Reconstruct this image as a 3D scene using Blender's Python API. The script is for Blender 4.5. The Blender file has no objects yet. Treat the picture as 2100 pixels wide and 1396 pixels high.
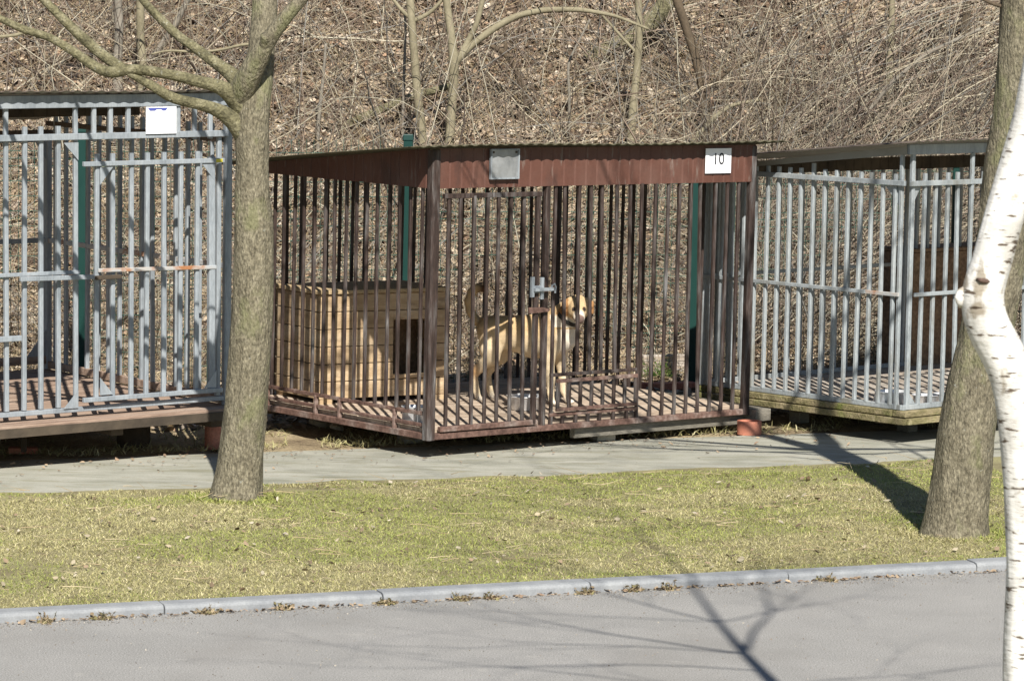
import bpy, math, random
import numpy as np
from mathutils import Vector, Matrix, noise as mn
rng = np.random.default_rng(7); random.seed(7)
D2R = math.radians
# ------------------------------------------------------------------ camera
F, CX, CY, CH = 7000.0, 1050.0, 698.0, 2.49
PITCH, ROLL = math.atan(638/7000), D2R(0.9)
FW = np.array([0, math.cos(PITCH), -math.sin(PITCH)]); _r = np.array([1., 0, 0]); _u = np.cross(_r, FW)
RT = math.cos(ROLL)*_r + math.sin(ROLL)*_u
UP = -math.sin(ROLL)*_r + math.cos(ROLL)*_u
scn = bpy.context.scene
cam = bpy.data.objects.new('camera', bpy.data.cameras.new('camera')); scn.collection.objects.link(cam)
cam.matrix_world = Matrix(((RT[0], UP[0], -FW[0], 0), (RT[1], UP[1], -FW[1], 0), (RT[2], UP[2], -FW[2], CH), (0, 0, 0, 1)))
cam.data.sensor_width = 36; cam.data.lens = 120; cam.data.clip_end = 2000; cam.data.clip_start = 0.1
cam.data.dof.use_dof = True; cam.data.dof.focus_distance = 21; cam.data.dof.aperture_fstop = 16
scn.camera = cam
# ------------------------------------------------------------------ light
SUN_EL, SUN_AZ = D2R(41), D2R(9.6)
w = bpy.data.worlds.new('World'); scn.world = w; w.use_nodes = True
nt = w.node_tree; nt.nodes.clear()
sky = nt.nodes.new('ShaderNodeTexSky'); sky.sky_type = 'NISHITA'; sky.sun_disc = False
sky.sun_elevation = SUN_EL; sky.sun_rotation = D2R(180)-SUN_AZ
bg = nt.nodes.new('ShaderNodeBackground'); bg.inputs[1].default_value = 0.05; sky.dust_density = .2; sky.ozone_density = 1.5
wo = nt.nodes.new('ShaderNodeOutputWorld'); nt.links.new(sky.outputs[0], bg.inputs[0]); nt.links.new(bg.outputs[0], wo.inputs[0])
sl = bpy.data.lights.new('sun', 'SUN'); sl.energy = 5.0; sl.angle = D2R(0.5); sl.color = (1, .95, .86)
so = bpy.data.objects.new('sun', sl); scn.collection.objects.link(so)
_d = Vector((-math.sin(SUN_AZ)*math.cos(SUN_EL), math.cos(SUN_AZ)*math.cos(SUN_EL), -math.sin(SUN_EL)))
so.rotation_euler = _d.to_track_quat('-Z', 'Y').to_euler()
scn.view_settings.view_transform = 'Standard'; scn.view_settings.look = 'None'
scn.view_settings.exposure = 0.7; scn.view_settings.gamma = 1

# ------------------------------------------------------------------ measuring helpers
def ray(px, py): return FW + RT*(px-CX)/F + UP*(CY-py)/F
C0 = np.array([0, 0, CH])
def G(px, py, z=0.0):
    d = ray(px, py); return C0 + d*((z-CH)/d[2])
def A(px, py, Y):
    d = ray(px, py); return C0 + d*(Y/d[1])
def PL(px, py, o, n):
    d = ray(px, py); return C0 + d*(np.dot(o-C0, n)/np.dot(d, n))

# ------------------------------------------------------------------ object helpers
COL = scn.collection
def link(o, parent=None):
    COL.objects.link(o)
    if parent is not None: o.parent = parent
    return o
def tag(o, label=None, cat=None, group=None, kind=None):
    if label: o['label'] = label
    if cat: o['category'] = cat
    if group: o['group'] = group
    if kind: o['kind'] = kind
    return o
def empty(name, loc=(0, 0, 0), rot=None, **k):
    o = bpy.data.objects.new(name, None); link(o); o.empty_display_size = .2
    if rot is not None: o.matrix_world = rot
    else: o.location = [float(c) for c in loc]
    return tag(o, **k)
def mesh_obj(name, V, Fs, mat, parent=None, smooth=False, colors=None, mats=None, midx=None):
    me = bpy.data.meshes.new(name)
    if isinstance(Fs, np.ndarray):
        nv, nf, k = len(V), len(Fs), Fs.shape[1]
        me.vertices.add(nv); me.vertices.foreach_set('co', np.ascontiguousarray(V, dtype=np.float32).ravel())
        me.loops.add(nf*k); me.loops.foreach_set('vertex_index', Fs.astype(np.int32).ravel())
        me.polygons.add(nf); me.polygons.foreach_set('loop_start', np.arange(0, nf*k, k, dtype=np.int32))
        me.polygons.foreach_set('loop_total', np.full(nf, k, dtype=np.int32))
        me.update(calc_edges=True)
    else:
        me.from_pydata([tuple(map(float, v)) for v in V], [], Fs)
    me.validate()
    if colors is not None:
        c = me.color_attributes.new('Col', 'FLOAT_COLOR', 'POINT')
        cc = np.ones((len(V), 4), dtype=np.float32); cc[:, :3] = colors
        c.data.foreach_set('color', cc.ravel())
    if smooth: me.polygons.foreach_set('use_smooth', np.ones(len(me.polygons), dtype=bool))
    for m in (mats or [mat]): me.materials.append(m)
    if midx is not None: me.polygons.foreach_set('material_index', np.array(midx, dtype=np.int32))
    me.update()
    return link(bpy.data.objects.new(name, me), parent)
class MB:
    def __init__(s): s.v = []; s.f = []
    def box(s, a, b, M=None, taper=0):
        n = len(s.v); x0, y0, z0 = a; x1, y1, z1 = b; t = taper
        P = [(x0, y0, z0), (x1, y0, z0), (x1, y1, z0), (x0, y1, z0), (x0+t, y0+t, z1), (x1-t, y0+t, z1), (x1-t, y1-t, z1), (x0+t, y1-t, z1)]
        if M is not None: P = [tuple(M @ Vector(p)) for p in P]
        s.v += P; s.f += [tuple(n+i for i in q) for q in ((0, 3, 2, 1), (4, 5, 6, 7), (0, 1, 5, 4), (1, 2, 6, 5), (2, 3, 7, 6), (3, 0, 4, 7))]
        return s
    def beam(s, p0, p1, w, h, up=(0, 0, 1)):
        p0, p1 = Vector(p0), Vector(p1); d = (p1-p0); L = d.length; d.normalize()
        sd = d.cross(Vector(up)); 
        if sd.length < 1e-4: sd = d.cross(Vector((0, 1, 0)))
        sd.normalize(); u = sd.cross(d)
        M = Matrix((( *[d[0], sd[0], u[0]], p0[0]), (d[1], sd[1], u[1], p0[1]), (d[2], sd[2], u[2], p0[2]), (0, 0, 0, 1)))
        return s.box((0, -w/2, -h/2), (L, w/2, h/2), M)
    def prism(s, pts, off):
        n = len(s.v); k = len(pts); o = Vector(off)
        s.v += [tuple(Vector(p)) for p in pts]+[tuple(Vector(p)+o) for p in pts]
        s.f += [tuple(n+i for i in range(k))[::-1], tuple(n+k+i for i in range(k))]
        s.f += [(n+i, n+(i+1) % k, n+k+(i+1) % k, n+k+i) for i in range(k)]
        return s
    def tube(s, pts, rad, seg=8, cap=True):
        n = len(s.v); P = [Vector(p) for p in pts]; m = len(P)
        ref = Vector((0.13, 0.97, 0.2)); 
        for i in range(m):
            t = (P[min(i+1, m-1)]-P[max(i-1, 0)]).normalized()
            a = t.cross(ref); a = a.normalized() if a.length > 1e-3 else t.orthogonal().normalized(); b = t.cross(a)
            r = rad[i] if hasattr(rad, '__len__') else rad
            for j in range(seg):
                q = 2*math.pi*j/seg; s.v.append(tuple(P[i]+a*math.cos(q)*r+b*math.sin(q)*r))
        for i in range(m-1):
            for j in range(seg):
                j2 = (j+1) % seg; s.f.append((n+i*seg+j, n+i*seg+j2, n+(i+1)*seg+j2, n+(i+1)*seg+j))
        if cap: s.f.append(tuple(n+j for j in range(seg))[::-1]); s.f.append(tuple(n+(m-1)*seg+j for j in range(seg)))
        return s
    def lathe(s, prof, c=(0, 0, 0), seg=32):
        n = len(s.v)
        for r, z in prof:
            for j in range(seg):
                q = 2*math.pi*j/seg; s.v.append((c[0]+r*math.cos(q), c[1]+r*math.sin(q), c[2]+z))
        for i in range(len(prof)-1):
            for j in range(seg):
                j2 = (j+1) % seg; s.f.append((n+i*seg+j, n+i*seg+j2, n+(i+1)*seg+j2, n+(i+1)*seg+j))
        return s
    def build(s, name, mat, parent=None, smooth=False, bevel=0):
        o = mesh_obj(name, s.v, s.f, mat, parent, smooth)
        if bevel:
            b = o.modifiers.new('bevel', 'BEVEL'); b.width = bevel; b.segments = 2; b.limit_method = 'ANGLE'
        return o

# ------------------------------------------------------------------ materials
def mat(name, cols, scale=8, stretch=(1, 1, 1), rough=.8, bump=.3, bscale=40, metal=0, detail=6, pos=None, fine=0.0, bdist=.01, vcol=False, spec=.3, rnd=True, fscale=None):
    m = bpy.data.materials.new(name); m.use_nodes = True; t = m.node_tree; N = t.nodes; L = t.links
    b = N['Principled BSDF']; b.inputs['Roughness'].default_value = rough; b.inputs['Metallic'].default_value = metal
    b.inputs['Specular IOR Level'].default_value = spec
    tc = N.new('ShaderNodeTexCoord'); mp = N.new('ShaderNodeMapping'); mp.inputs['Scale'].default_value = stretch
    L.new(tc.outputs['Object'], mp.inputs['Vector'])
    if rnd:
        oi = N.new('ShaderNodeObjectInfo'); mul = N.new('ShaderNodeMath'); mul.operation = 'MULTIPLY'; mul.inputs[1].default_value = 37
        L.new(oi.outputs['Random'], mul.inputs[0]); L.new(mul.outputs[0], mp.inputs['Location'])
    n1 = N.new('ShaderNodeTexNoise'); n1.inputs['Scale'].default_value = scale; n1.inputs['Detail'].default_value = detail; n1.inputs['Roughness'].default_value = .6
    L.new(mp.outputs[0], n1.inputs['Vector'])
    cr = N.new('ShaderNodeValToRGB'); e = cr.color_ramp.elements
    pos = pos or [.3+.4*i/max(1, len(cols)-1) for i in range(len(cols))]
    e[0].position = pos[0]; e[0].color = (*cols[0], 1); e[1].position = pos[-1]; e[1].color = (*cols[-1], 1)
    for p_, c_ in list(zip(pos, cols))[1:-1]:
        q = e.new(p_); q.color = (*c_, 1)
    L.new(n1.outputs['Fac'], cr.inputs['Fac'])
    col = cr.outputs['Color']
    if vcol:
        at = N.new('ShaderNodeVertexColor'); at.layer_name = 'Col'
        mx = N.new('ShaderNodeMix'); mx.data_type = 'RGBA'; mx.blend_type = 'MULTIPLY'; mx.inputs[0].default_value = 1
        L.new(at.outputs['Color'], mx.inputs[6]); L.new(col, mx.inputs[7]); col = mx.outputs[2]
    if fine:
        n3 = N.new('ShaderNodeTexNoise'); n3.inputs['Scale'].default_value = fscale or bscale*2; n3.inputs['Detail'].default_value = 3
        L.new(mp.outputs[0], n3.inputs['Vector'])
        mr = N.new('ShaderNodeMapRange'); mr.inputs[1].default_value = .3; mr.inputs[2].default_value = .7; mr.inputs[3].default_value = 1-fine; mr.inputs[4].default_value = 1+fine
        L.new(n3.outputs['Fac'], mr.inputs[0])
        vm = N.new('ShaderNodeVectorMath'); vm.operation = 'SCALE'; L.new(col, vm.inputs[0]); L.new(mr.outputs[0], vm.inputs['Scale']); col = vm.outputs[0]
    L.new(col, b.inputs['Base Color'])
    if bump:
        n2 = N.new('ShaderNodeTexNoise'); n2.inputs['Scale'].default_value = bscale; n2.inputs['Detail'].default_value = 5
        L.new(mp.outputs[0], n2.inputs['Vector'])
        bp = N.new('ShaderNodeBump'); bp.inputs['Strength'].default_value = bump; bp.inputs['Distance'].default_value = bdist
        L.new(n2.outputs['Fac'], bp.inputs['Height']); L.new(bp.outputs[0], b.inputs['Normal'])
    m['nodes'] = 1
    return m
M = {}
M['asphalt'] = mat('asphalt', [(.245, .24, .23), (.30, .292, .28)], 1.6, rough=.9, bump=.6, bscale=150, fine=.42, fscale=150, bdist=.003, rnd=False)
def patches(m, sc, p0, p1, col, fac, st=(1, 1, 1), det=8):
    t = m.node_tree; N = t.nodes; L = t.links; b = N['Principled BSDF']; tc = N.new('ShaderNodeTexCoord'); mp = N.new('ShaderNodeMapping'); mp.inputs['Scale'].default_value = st; mp.inputs['Location'].default_value = (3.1, 7.7, 0)
    L.new(tc.outputs['Object'], mp.inputs[0]); n = N.new('ShaderNodeTexNoise'); n.inputs['Scale'].default_value = sc; n.inputs['Detail'].default_value = det; n.inputs['Roughness'].default_value = .65; L.new(mp.outputs[0], n.inputs[0])
    mr = N.new('ShaderNodeMapRange'); mr.inputs[1].default_value = p0; mr.inputs[2].default_value = p1; mr.inputs[3].default_value = 0; mr.inputs[4].default_value = fac; L.new(n.outputs['Fac'], mr.inputs[0])
    x = N.new('ShaderNodeMix'); x.data_type = 'RGBA'; src = b.inputs['Base Color'].links[0].from_socket; L.new(mr.outputs[0], x.inputs[0]); L.new(src, x.inputs[6]); x.inputs[7].default_value = (*col, 1); L.new(x.outputs[2], b.inputs['Base Color'])
M['kerb'] = mat('kerb_concrete', [(.19, .20, .215), (.285, .295, .305)], 7, rough=.85, bump=.3, bscale=60, fine=.1, bdist=.004)
M['path'] = mat('path_concrete', [(.235, .235, .19), (.325, .32, .27), (.385, .375, .325)], 2.6, stretch=(1, 2.5, 1), rough=.9, bump=.35, bscale=50, fine=.14, fscale=90, bdist=.006, rnd=False)
M['dirt'] = mat('dry_earth', [(.13, .095, .06), (.30, .235, .145), (.36, .30, .19)], 3, rough=.95, bump=.9, bscale=28, fine=.3, fscale=70, bdist=.03, rnd=False)
M['soil'] = mat('lawn_soil', [(.16, .135, .075), (.23, .205, .11), (.28, .26, .13)], 4, rough=.95, bump=.8, bscale=50, fine=.25, rnd=False)
M['hill'] = mat('hill_soil', [(.06, .042, .03), (.16, .11, .075)], 6, rough=.95, bump=.9, bscale=20, fine=.3, bdist=.04, rnd=False)
M['rust'] = mat('rusty_brown_paint', [(.024, .017, .015), (.050, .033, .028), (.09, .078, .074), (.18, .175, .175)], 9, stretch=(2.5, 2.5, .35), rough=.6, bump=.35, bscale=90, fine=.3, fscale=60, pos=[.34, .47, .60, .72], bdist=.003)
M['railrust'] = mat('rusty_rail', [(.075, .042, .034), (.15, .09, .072), (.25, .21, .19)], 5, rough=.75, bump=.4, bscale=60, fine=.3, fscale=40)
M['fascia'] = mat('brown_sheet_metal', [(.088, .040, .029), (.112, .050, .037), (.125, .066, .052)], 3, rough=.5, bump=.05, bscale=30, fine=.06)
M['zinc'] = mat('galvanised_steel', [(.19, .215, .24), (.28, .31, .34), (.34, .37, .395)], 5, stretch=(2, 2, .5), rough=.55, metal=.15, bump=.15, bscale=80, fine=.12, fscale=50)
M['zincold'] = mat('weathered_galvanised_steel', [(.22, .215, .19), (.295, .325, .345), (.36, .385, .395)], 4, stretch=(2, 2, .6), rough=.6, metal=.1, bump=.2, bscale=80, fine=.14, fscale=50)
M['zincrust'] = mat('steel_with_rust', [(.36, .38, .40), (.40, .38, .36), (.33, .15, .07)], 7, rough=.65, bump=.2, bscale=60, pos=[.4, .5, .62])
M['roofbrown'] = mat('brown_roof_sheet', [(.07, .055, .046), (.12, .095, .08)], 4, rough=.8, bump=.4, bscale=40, fine=.3)
M['roofmoss'] = mat('mossy_roof_sheet', [(.06, .055, .035), (.12, .11, .07)], 8, rough=.9, bump=.6, bscale=50, fine=.3)
M['soffit'] = mat('pale_roof_underside', [(.24, .23, .20), (.31, .30, .27)], 4, rough=.7, bump=.1)
M['deck'] = mat('worn_deck_boards', [(.25, .19, .14), (.44, .35, .27), (.55, .46, .37)], 3.5, stretch=(.6, 6, 6), rough=.85, bump=.4, bscale=22, fine=.18, fscale=25, bdist=.004)
M['deckred'] = mat('reddish_deck_boards', [(.18, .12, .09), (.30, .215, .165), (.38, .30, .24)], 3.5, stretch=(.6, 6, 6), rough=.85, bump=.4, bscale=22, fine=.18, fscale=25)
M['deckpale'] = mat('pale_deck_boards', [(.25, .19, .14), (.38, .33, .28), (.46, .43, .39)], 3.5, stretch=(.6, 6, 6), rough=.85, bump=.4, bscale=22, fine=.18, fscale=25)
M['mosswood'] = mat('mossy_timber', [(.09, .085, .03), (.20, .17, .09), (.33, .27, .17)], 6, stretch=(.7, 2, 2), rough=.95, bump=.7, bscale=30, fine=.3, bdist=.012)
M['greywood'] = mat('grey_timber', [(.12, .11, .09), (.24, .22, .185)], 6, stretch=(.6, 3, 3), rough=.95, bump=.5, bscale=30, fine=.25)
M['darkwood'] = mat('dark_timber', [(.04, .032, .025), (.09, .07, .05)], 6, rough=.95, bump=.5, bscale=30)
M['plank'] = mat('doghouse_planks', [(.31, .215, .125), (.46, .335, .205), (.56, .44, .30)], 2.6, stretch=(.8, .8, 5), rough=.7, bump=.25, bscale=20, fine=.12, fscale=30, bdist=.003)
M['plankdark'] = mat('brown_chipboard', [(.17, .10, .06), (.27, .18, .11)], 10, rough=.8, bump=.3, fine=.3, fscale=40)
M['felt'] = mat('wooden_roof_board', [(.38, .28, .16), (.50, .38, .23)], 4, rough=.85, bump=.3, bscale=40, fine=.2)
M['black'] = mat('dark_opening', [(.015, .012, .01), (.03, .024, .02)], 4, rough=.9, bump=0)
M['terracotta'] = mat('terracotta', [(.44, .16, .10), (.54, .23, .155)], 4, rough=.7, bump=.1, fine=.08)
M['concrete'] = mat('grey_concrete', [(.20, .19, .165), (.30, .29, .255)], 8, rough=.95, bump=.5, bscale=50, fine=.2)
M['brick'] = mat('red_brick', [(.36, .12, .08), (.50, .24, .17)], 8, rough=.9, bump=.5, bscale=40, fine=.2)
M['steel'] = mat('polished_steel', [(.62, .63, .65), (.75, .76, .78)], 3, rough=.3, metal=.4, bump=0.05, bscale=12)
M['green'] = mat('green_powder_coat', [(.006, .034, .029), (.009, .042, .036)], 3, rough=.4, bump=0)
M['greenwire'] = mat('green_wire', [(.02, .09, .07), (.03, .11, .085)], 3, rough=.5, bump=0)
M['bark'] = mat('grey_brown_bark', [(.115, .10, .068), (.175, .155, .108), (.235, .21, .15)], 22, stretch=(1.3, 1.3, .6), rough=.95, bump=1, bscale=62, fine=.45, fscale=85, bdist=.014, rnd=False)
M['barkgreen'] = mat('greenish_bark', [(.085, .078, .045), (.155, .142, .082), (.24, .22, .145)], 16, stretch=(1, 1, 1), rough=.95, bump=1, bscale=60, fine=.4, fscale=80, bdist=.012, rnd=False)
M['sapling'] = mat('smooth_olive_bark', [(.16, .14, .09), (.26, .23, .155)], 6, rough=.8, bump=.3, bscale=30, fine=.15)
M['saplingdark'] = mat('dark_brown_bark', [(.06, .045, .03), (.12, .09, .06)], 6, rough=.9, bump=.4, bscale=30, fine=.2)
M['saplinggrey'] = mat('pale_grey_bark', [(.15, .135, .11), (.24, .215, .18)], 6, rough=.9, bump=.4, bscale=30, fine=.2)
M['litter'] = mat('dead_leaves', [(.8, .8, .8), (1.05, 1.03, 1)], 20, rough=.75, bump=0, vcol=True, rnd=False)
M['twig'] = mat('twigs', [(.8, .8, .8), (1.1, 1.08, 1.05)], 9, rough=.85, bump=0, vcol=True, rnd=False)
M['blade'] = mat('grass_blades', [(.85, .85, .85), (1.1, 1.1, 1.1)], 9, rough=.7, bump=0, vcol=True, rnd=False)
M['paper'] = mat('white_paper', [(.80, .81, .86), (.84, .85, .88)], 6, rough=.5, bump=0)
M['ink'] = mat('black_ink', [(.015, .015, .02), (.03, .03, .035)], 6, rough=.5, bump=0)
M['blueink'] = mat('blue_ink', [(.06, .08, .30), (.10, .12, .38)], 6, rough=.5, bump=0)
M['greyink'] = mat('grey_ink', [(.45, .46, .5), (.55, .56, .6)], 6, rough=.5, bump=0)
M['alu'] = mat('dull_aluminium', [(.27, .28, .29), (.40, .41, .42)], 9, rough=.45, metal=.5, bump=.3, bscale=16, bdist=.01, fine=.1)
M['yellow'] = mat('yellow_tape', [(.55, .48, .05), (.62, .55, .08)], 6, rough=.5, bump=0)
M['collar'] = mat('black_leather', [(.015, .014, .013), (.03, .03, .03)], 6, rough=.5, bump=0)
M['scar'] = mat('branch_scar_wood', [(.05, .035, .028), (.16, .10, .08)], 40, rough=.9, bump=.5)
M['stone'] = mat('pale_stone', [(.30, .28, .23), (.42, .39, .33)], 8, rough=.9, bump=.5, bscale=30)
M['fur'] = mat('short_fur', [(.9, .9, .9), (1.08, 1.06, 1.03)], 30, stretch=(.5, 1, 1), rough=.85, bump=.35, bscale=130, vcol=True, rnd=False, bdist=.004, spec=.15)

def crack(m, st, sc, dark):
    t = m.node_tree; N = t.nodes; L = t.links; b = N['Principled BSDF']
    tc = N.new('ShaderNodeTexCoord'); mp = N.new('ShaderNodeMapping'); mp.inputs['Scale'].default_value = st; L.new(tc.outputs['Object'], mp.inputs[0])
    ns = N.new('ShaderNodeTexNoise'); ns.inputs['Scale'].default_value = 30; L.new(mp.outputs[0], ns.inputs[0])
    ad = N.new('ShaderNodeVectorMath'); ad.operation = 'MULTIPLY_ADD'; ad.inputs[1].default_value = (.05, .05, .05); L.new(ns.outputs['Color'], ad.inputs[0]); L.new(mp.outputs[0], ad.inputs[2])
    v = N.new('ShaderNodeTexVoronoi'); v.feature = 'DISTANCE_TO_EDGE'; v.inputs['Scale'].default_value = sc; L.new(ad.outputs[0], v.inputs['Vector'])
    mr = N.new('ShaderNodeMapRange'); mr.inputs[1].default_value = 0; mr.inputs[2].default_value = .18; mr.inputs[3].default_value = dark; mr.inputs[4].default_value = 1.0; L.new(v.outputs['Distance'], mr.inputs[0])
    src = b.inputs['Base Color'].links[0].from_socket; vm = N.new('ShaderNodeVectorMath'); vm.operation = 'SCALE'; L.new(src, vm.inputs[0]); L.new(mr.outputs[0], vm.inputs['Scale']); L.new(vm.outputs[0], b.inputs['Base Color'])
    bp = N.new('ShaderNodeBump'); bp.inputs['Strength'].default_value = .9; bp.inputs['Distance'].default_value = .006
    L.new(mr.outputs[0], bp.inputs['Height']); old = b.inputs['Normal'].links[0].from_socket; L.new(old, bp.inputs['Normal']); L.new(bp.outputs[0], b.inputs['Normal'])
crack(M['bark'], (1, 1, .4), 62, .82)
crack(M['barkgreen'], (1, 1, 1), 60, .85)
# birch bark: white with dark horizontal marks
def birch_mat():
    m = bpy.data.materials.new('birch_bark'); m.use_nodes = True; t = m.node_tree; N = t.nodes; L = t.links
    b = N['Principled BSDF']; b.inputs['Roughness'].default_value = .7; b.inputs['Specular IOR Level'].default_value = .3
    tc = N.new('ShaderNodeTexCoord')
    def noise(st, sc, det=4):
        mp = N.new('ShaderNodeMapping'); mp.inputs['Scale'].default_value = st; L.new(tc.outputs['Object'], mp.inputs[0])
        n = N.new('ShaderNodeTexNoise'); n.inputs['Scale'].default_value = sc; n.inputs['Detail'].default_value = det; L.new(mp.outputs[0], n.inputs[0]); return n
    def ramp(n, p0, p1, c0, c1):
        r = N.new('ShaderNodeValToRGB'); e = r.color_ramp.elements; e[0].position = p0; e[1].position = p1; e[0].color = (*c0, 1); e[1].color = (*c1, 1); L.new(n.outputs['Fac'], r.inputs[0]); return r
    def mul(a, c):
        x = N.new('ShaderNodeMix'); x.data_type = 'RGBA'; x.blend_type = 'MULTIPLY'; x.inputs[0].default_value = 1; L.new(a, x.inputs[6]); L.new(c, x.inputs[7]); return x.outputs[2]
    base = ramp(noise((1, 1, .6), 12), .35, .65, (.50, .485, .46), (.76, .75, .73))
    a = ramp(noise((1, 1, 5), 16, 5), .345, .40, (.17, .13, .10), (1, 1, 1))
    bb = ramp(noise((1.4, 1.4, 1), 9, 6), .32, .38, (.50, .45, .38), (1, 1, 1))
    c = ramp(noise((1, 1, 14), 30, 2), .30, .36, (.55, .5, .45), (1, 1, 1))
    L.new(mul(mul(mul(base.outputs[0], a.outputs[0]), bb.outputs[0]), c.outputs[0]), b.inputs['Base Color'])
    bp = N.new('ShaderNodeBump'); bp.inputs['Strength'].default_value = .5; bp.inputs['Distance'].default_value = .006
    n = noise((1, 1, 3), 25, 5); L.new(n.outputs['Fac'], bp.inputs['Height']); L.new(bp.outputs[0], b.inputs['Normal'])
    return m
M['birch'] = birch_mat()
patches(M['asphalt'], .9, .5, .66, (.20, .19, .175), .45, (1, .5, 1)); patches(M['asphalt'], 9, .62, .70, (.36, .345, .32), .5)
patches(M['path'], 3.5, .52, .64, (.20, .19, .12), .55, (.7, 2, 1)); patches(M['path'], 12, .60, .68, (.26, .22, .15), .6)
patches(M['fascia'], 16, .58, .66, (.20, .17, .15), .55, (1.5, 1.5, .3)); patches(M['fascia'], 5, .56, .66, (.06, .035, .03), .6, (1, 1, .4))
patches(M['bark'], 6, .52, .62, (.17, .175, .085), .55, (1, 1, .6)); patches(M['bark'], 34, .66, .70, (.34, .35, .31), .7); patches(M['barkgreen'], 30, .62, .67, (.36, .36, .30), .7)
patches(M['plank'], 4, .55, .66, (.19, .13, .085), .6, (1, 1, 3)); patches(M['plank'], 30, .70, .73, (.10, .06, .04), .8)

# ------------------------------------------------------------------ vectorised value noise
_perm = rng.random((64, 64))
def vn(x, y, s=1.0, o=0.0):
    x = np.asarray(x)*s+o; y = np.asarray(y)*s+o*1.7
    xi = np.floor(x).astype(int); yi = np.floor(y).astype(int); fx = x-xi; fy = y-yi
    fx = fx*fx*(3-2*fx); fy = fy*fy*(3-2*fy)
    g = lambda a, b: _perm[a % 64, b % 64]
    return (g(xi, yi)*(1-fx)+g(xi+1, yi)*fx)*(1-fy)+(g(xi, yi+1)*(1-fx)+g(xi+1, yi+1)*fx)*fy
def fbm(x, y, s=1.0, o=0.0): return .5*vn(x, y, s, o)+.3*vn(x, y, s*2.1, o+5)+.2*vn(x, y, s*4.3, o+11)

# ------------------------------------------------------------------ setting
# the kerb, path and lawn all run parallel, 22 degrees off the picture plane
KA, KB = G(0, 1250), G(2060, 1145)
kd = (KB-KA)/np.linalg.norm(KB-KA); kn = np.array([-kd[1], kd[0], 0])
def K(s, t, z=0.0): return KA + kd*s + kn*t + np.array([0, 0, z])          # s along the kerb, t away from the road
def strip(name, t0, t1, z, m, s0=-40, s1=45, jit=0.0, n=2):
    V = []; Fs = []
    ss = np.linspace(s0, s1, n)
    for i, s in enumerate(ss):
        V += [K(s, t0+(fbm(s, 0, 1.3)-.5)*jit, z), K(s, t1+(fbm(s, 9, 1.7)-.5)*jit, z)]
        if i: Fs.append((2*i-2, 2*i, 2*i+1, 2*i-1))
    o = mesh_obj(name, V, Fs, m); return tag(o, kind='structure')
gnd = MB(); gnd.v = [(-150, -60, -.06), (150, -60, -.06), (150, 200, -.06), (-150, 200, -.06)]; gnd.f = [(0, 1, 2, 3)]
tag(gnd.build('ground', M['dirt']), kind='structure')
strip('road', -4.6, -.09, -.040, M['asphalt'])
strip('verge', -16, -4.6, -.02, M['soil'])
# soil under the lawn, slightly uneven
ts = np.linspace(0.0, 3.52, 24); ssl = np.linspace(-12, 16, 220)
SS, TT = np.meshgrid(ssl, ts); jj = np.where(TT > 3.4, (fbm(SS, TT, 2.2)-.5)*.28, 0)
ZZ = -.004+.02*(fbm(SS, TT, 1.3)-.5)*np.clip(TT*4, 0, 1)
P = KA[None, None]+kd*SS[..., None]+kn*(TT+jj)[..., None]; P[..., 2] = ZZ
n, m_ = SS.shape
idx = np.arange(n*m_).reshape(n, m_)
Fq = np.stack([idx[:-1, :-1], idx[:-1, 1:], idx[1:, 1:], idx[1:, :-1]], -1).reshape(-1, 4)
tag(mesh_obj('lawn', P.reshape(-1, 3), Fq, M['soil'], smooth=True), kind='structure')
strip('path', 3.3, 4.93, -.012, M['path'], n=2)
# kerb: one metre stones with rounded top edge and open joints
kb = MB()
for i in range(-14, 20):
    s0 = i*1.0+.70; s1 = s0+.995; dz = random.uniform(-.004, .004); dt = random.uniform(-.005, .005)
    prof = [(-.10, -.12), (-.10, -.012), (-.092, .000), (-.075, .005), (0.0, .008), (0.0, -.12)]
    pts = [K(s0, a+dt, b+dz) for a, b in prof]; kb.prism(pts, (K(s1, 0)-K(s0, 0)))
tag(kb.build('kerb', M['kerb'], bevel=.003), kind='structure')
# bare earth between path and hill, with bumps
def earth_z(x, y): return -.015+.05*(fbm(x, y, 1.2)-.5)+.03*(fbm(x, y, 5)-.5)
sx = np.linspace(-10, 16, 200); st = np.linspace(4.85, 10.6, 60)
SS, TT = np.meshgrid(sx, st); P = KA[None, None]+kd*SS[..., None]+kn*TT[..., None]
P[..., 2] = np.where(TT < 4.95, -.03, earth_z(P[..., 0], P[..., 1]))
n, m_ = SS.shape; idx = np.arange(n*m_).reshape(n, m_)
Fq = np.stack([idx[:-1, :-1], idx[:-1, 1:], idx[1:, 1:], idx[1:, :-1]], -1).reshape(-1, 4)
tag(mesh_obj('bare_earth', P.reshape(-1, 3), Fq, M['dirt'], smooth=True), kind='structure')
# hillside
def foot(x): return 24.6+.27*x
def hill_z(x, y):
    t = y-foot(x); r = np.clip(t, 0, None)
    return -.04+.62*(np.sqrt(r*r+.25)-.5)*(1)+np.clip(t, 0, 1.2)*(.34*(fbm(x, y, .7)-.5)+.14*(fbm(x, y, 2.6)-.5))
hx = np.linspace(-22, 22, 260); hy = np.linspace(18, 60, 240)
HX, HY = np.meshgrid(hx, hy); hz = np.where(HY > foot(HX)-.6, hill_z(HX, HY), -.4)
P = np.stack([HX, HY, hz], -1); n, m_ = HX.shape; idx = np.arange(n*m_).reshape(n, m_)
Fq = np.stack([idx[:-1, :-1], idx[:-1, 1:], idx[1:, 1:], idx[1:, :-1]], -1).reshape(-1, 4)
tag(mesh_obj('hillside', P.reshape(-1, 3), Fq, M['hill'], smooth=True), kind='structure')

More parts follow.
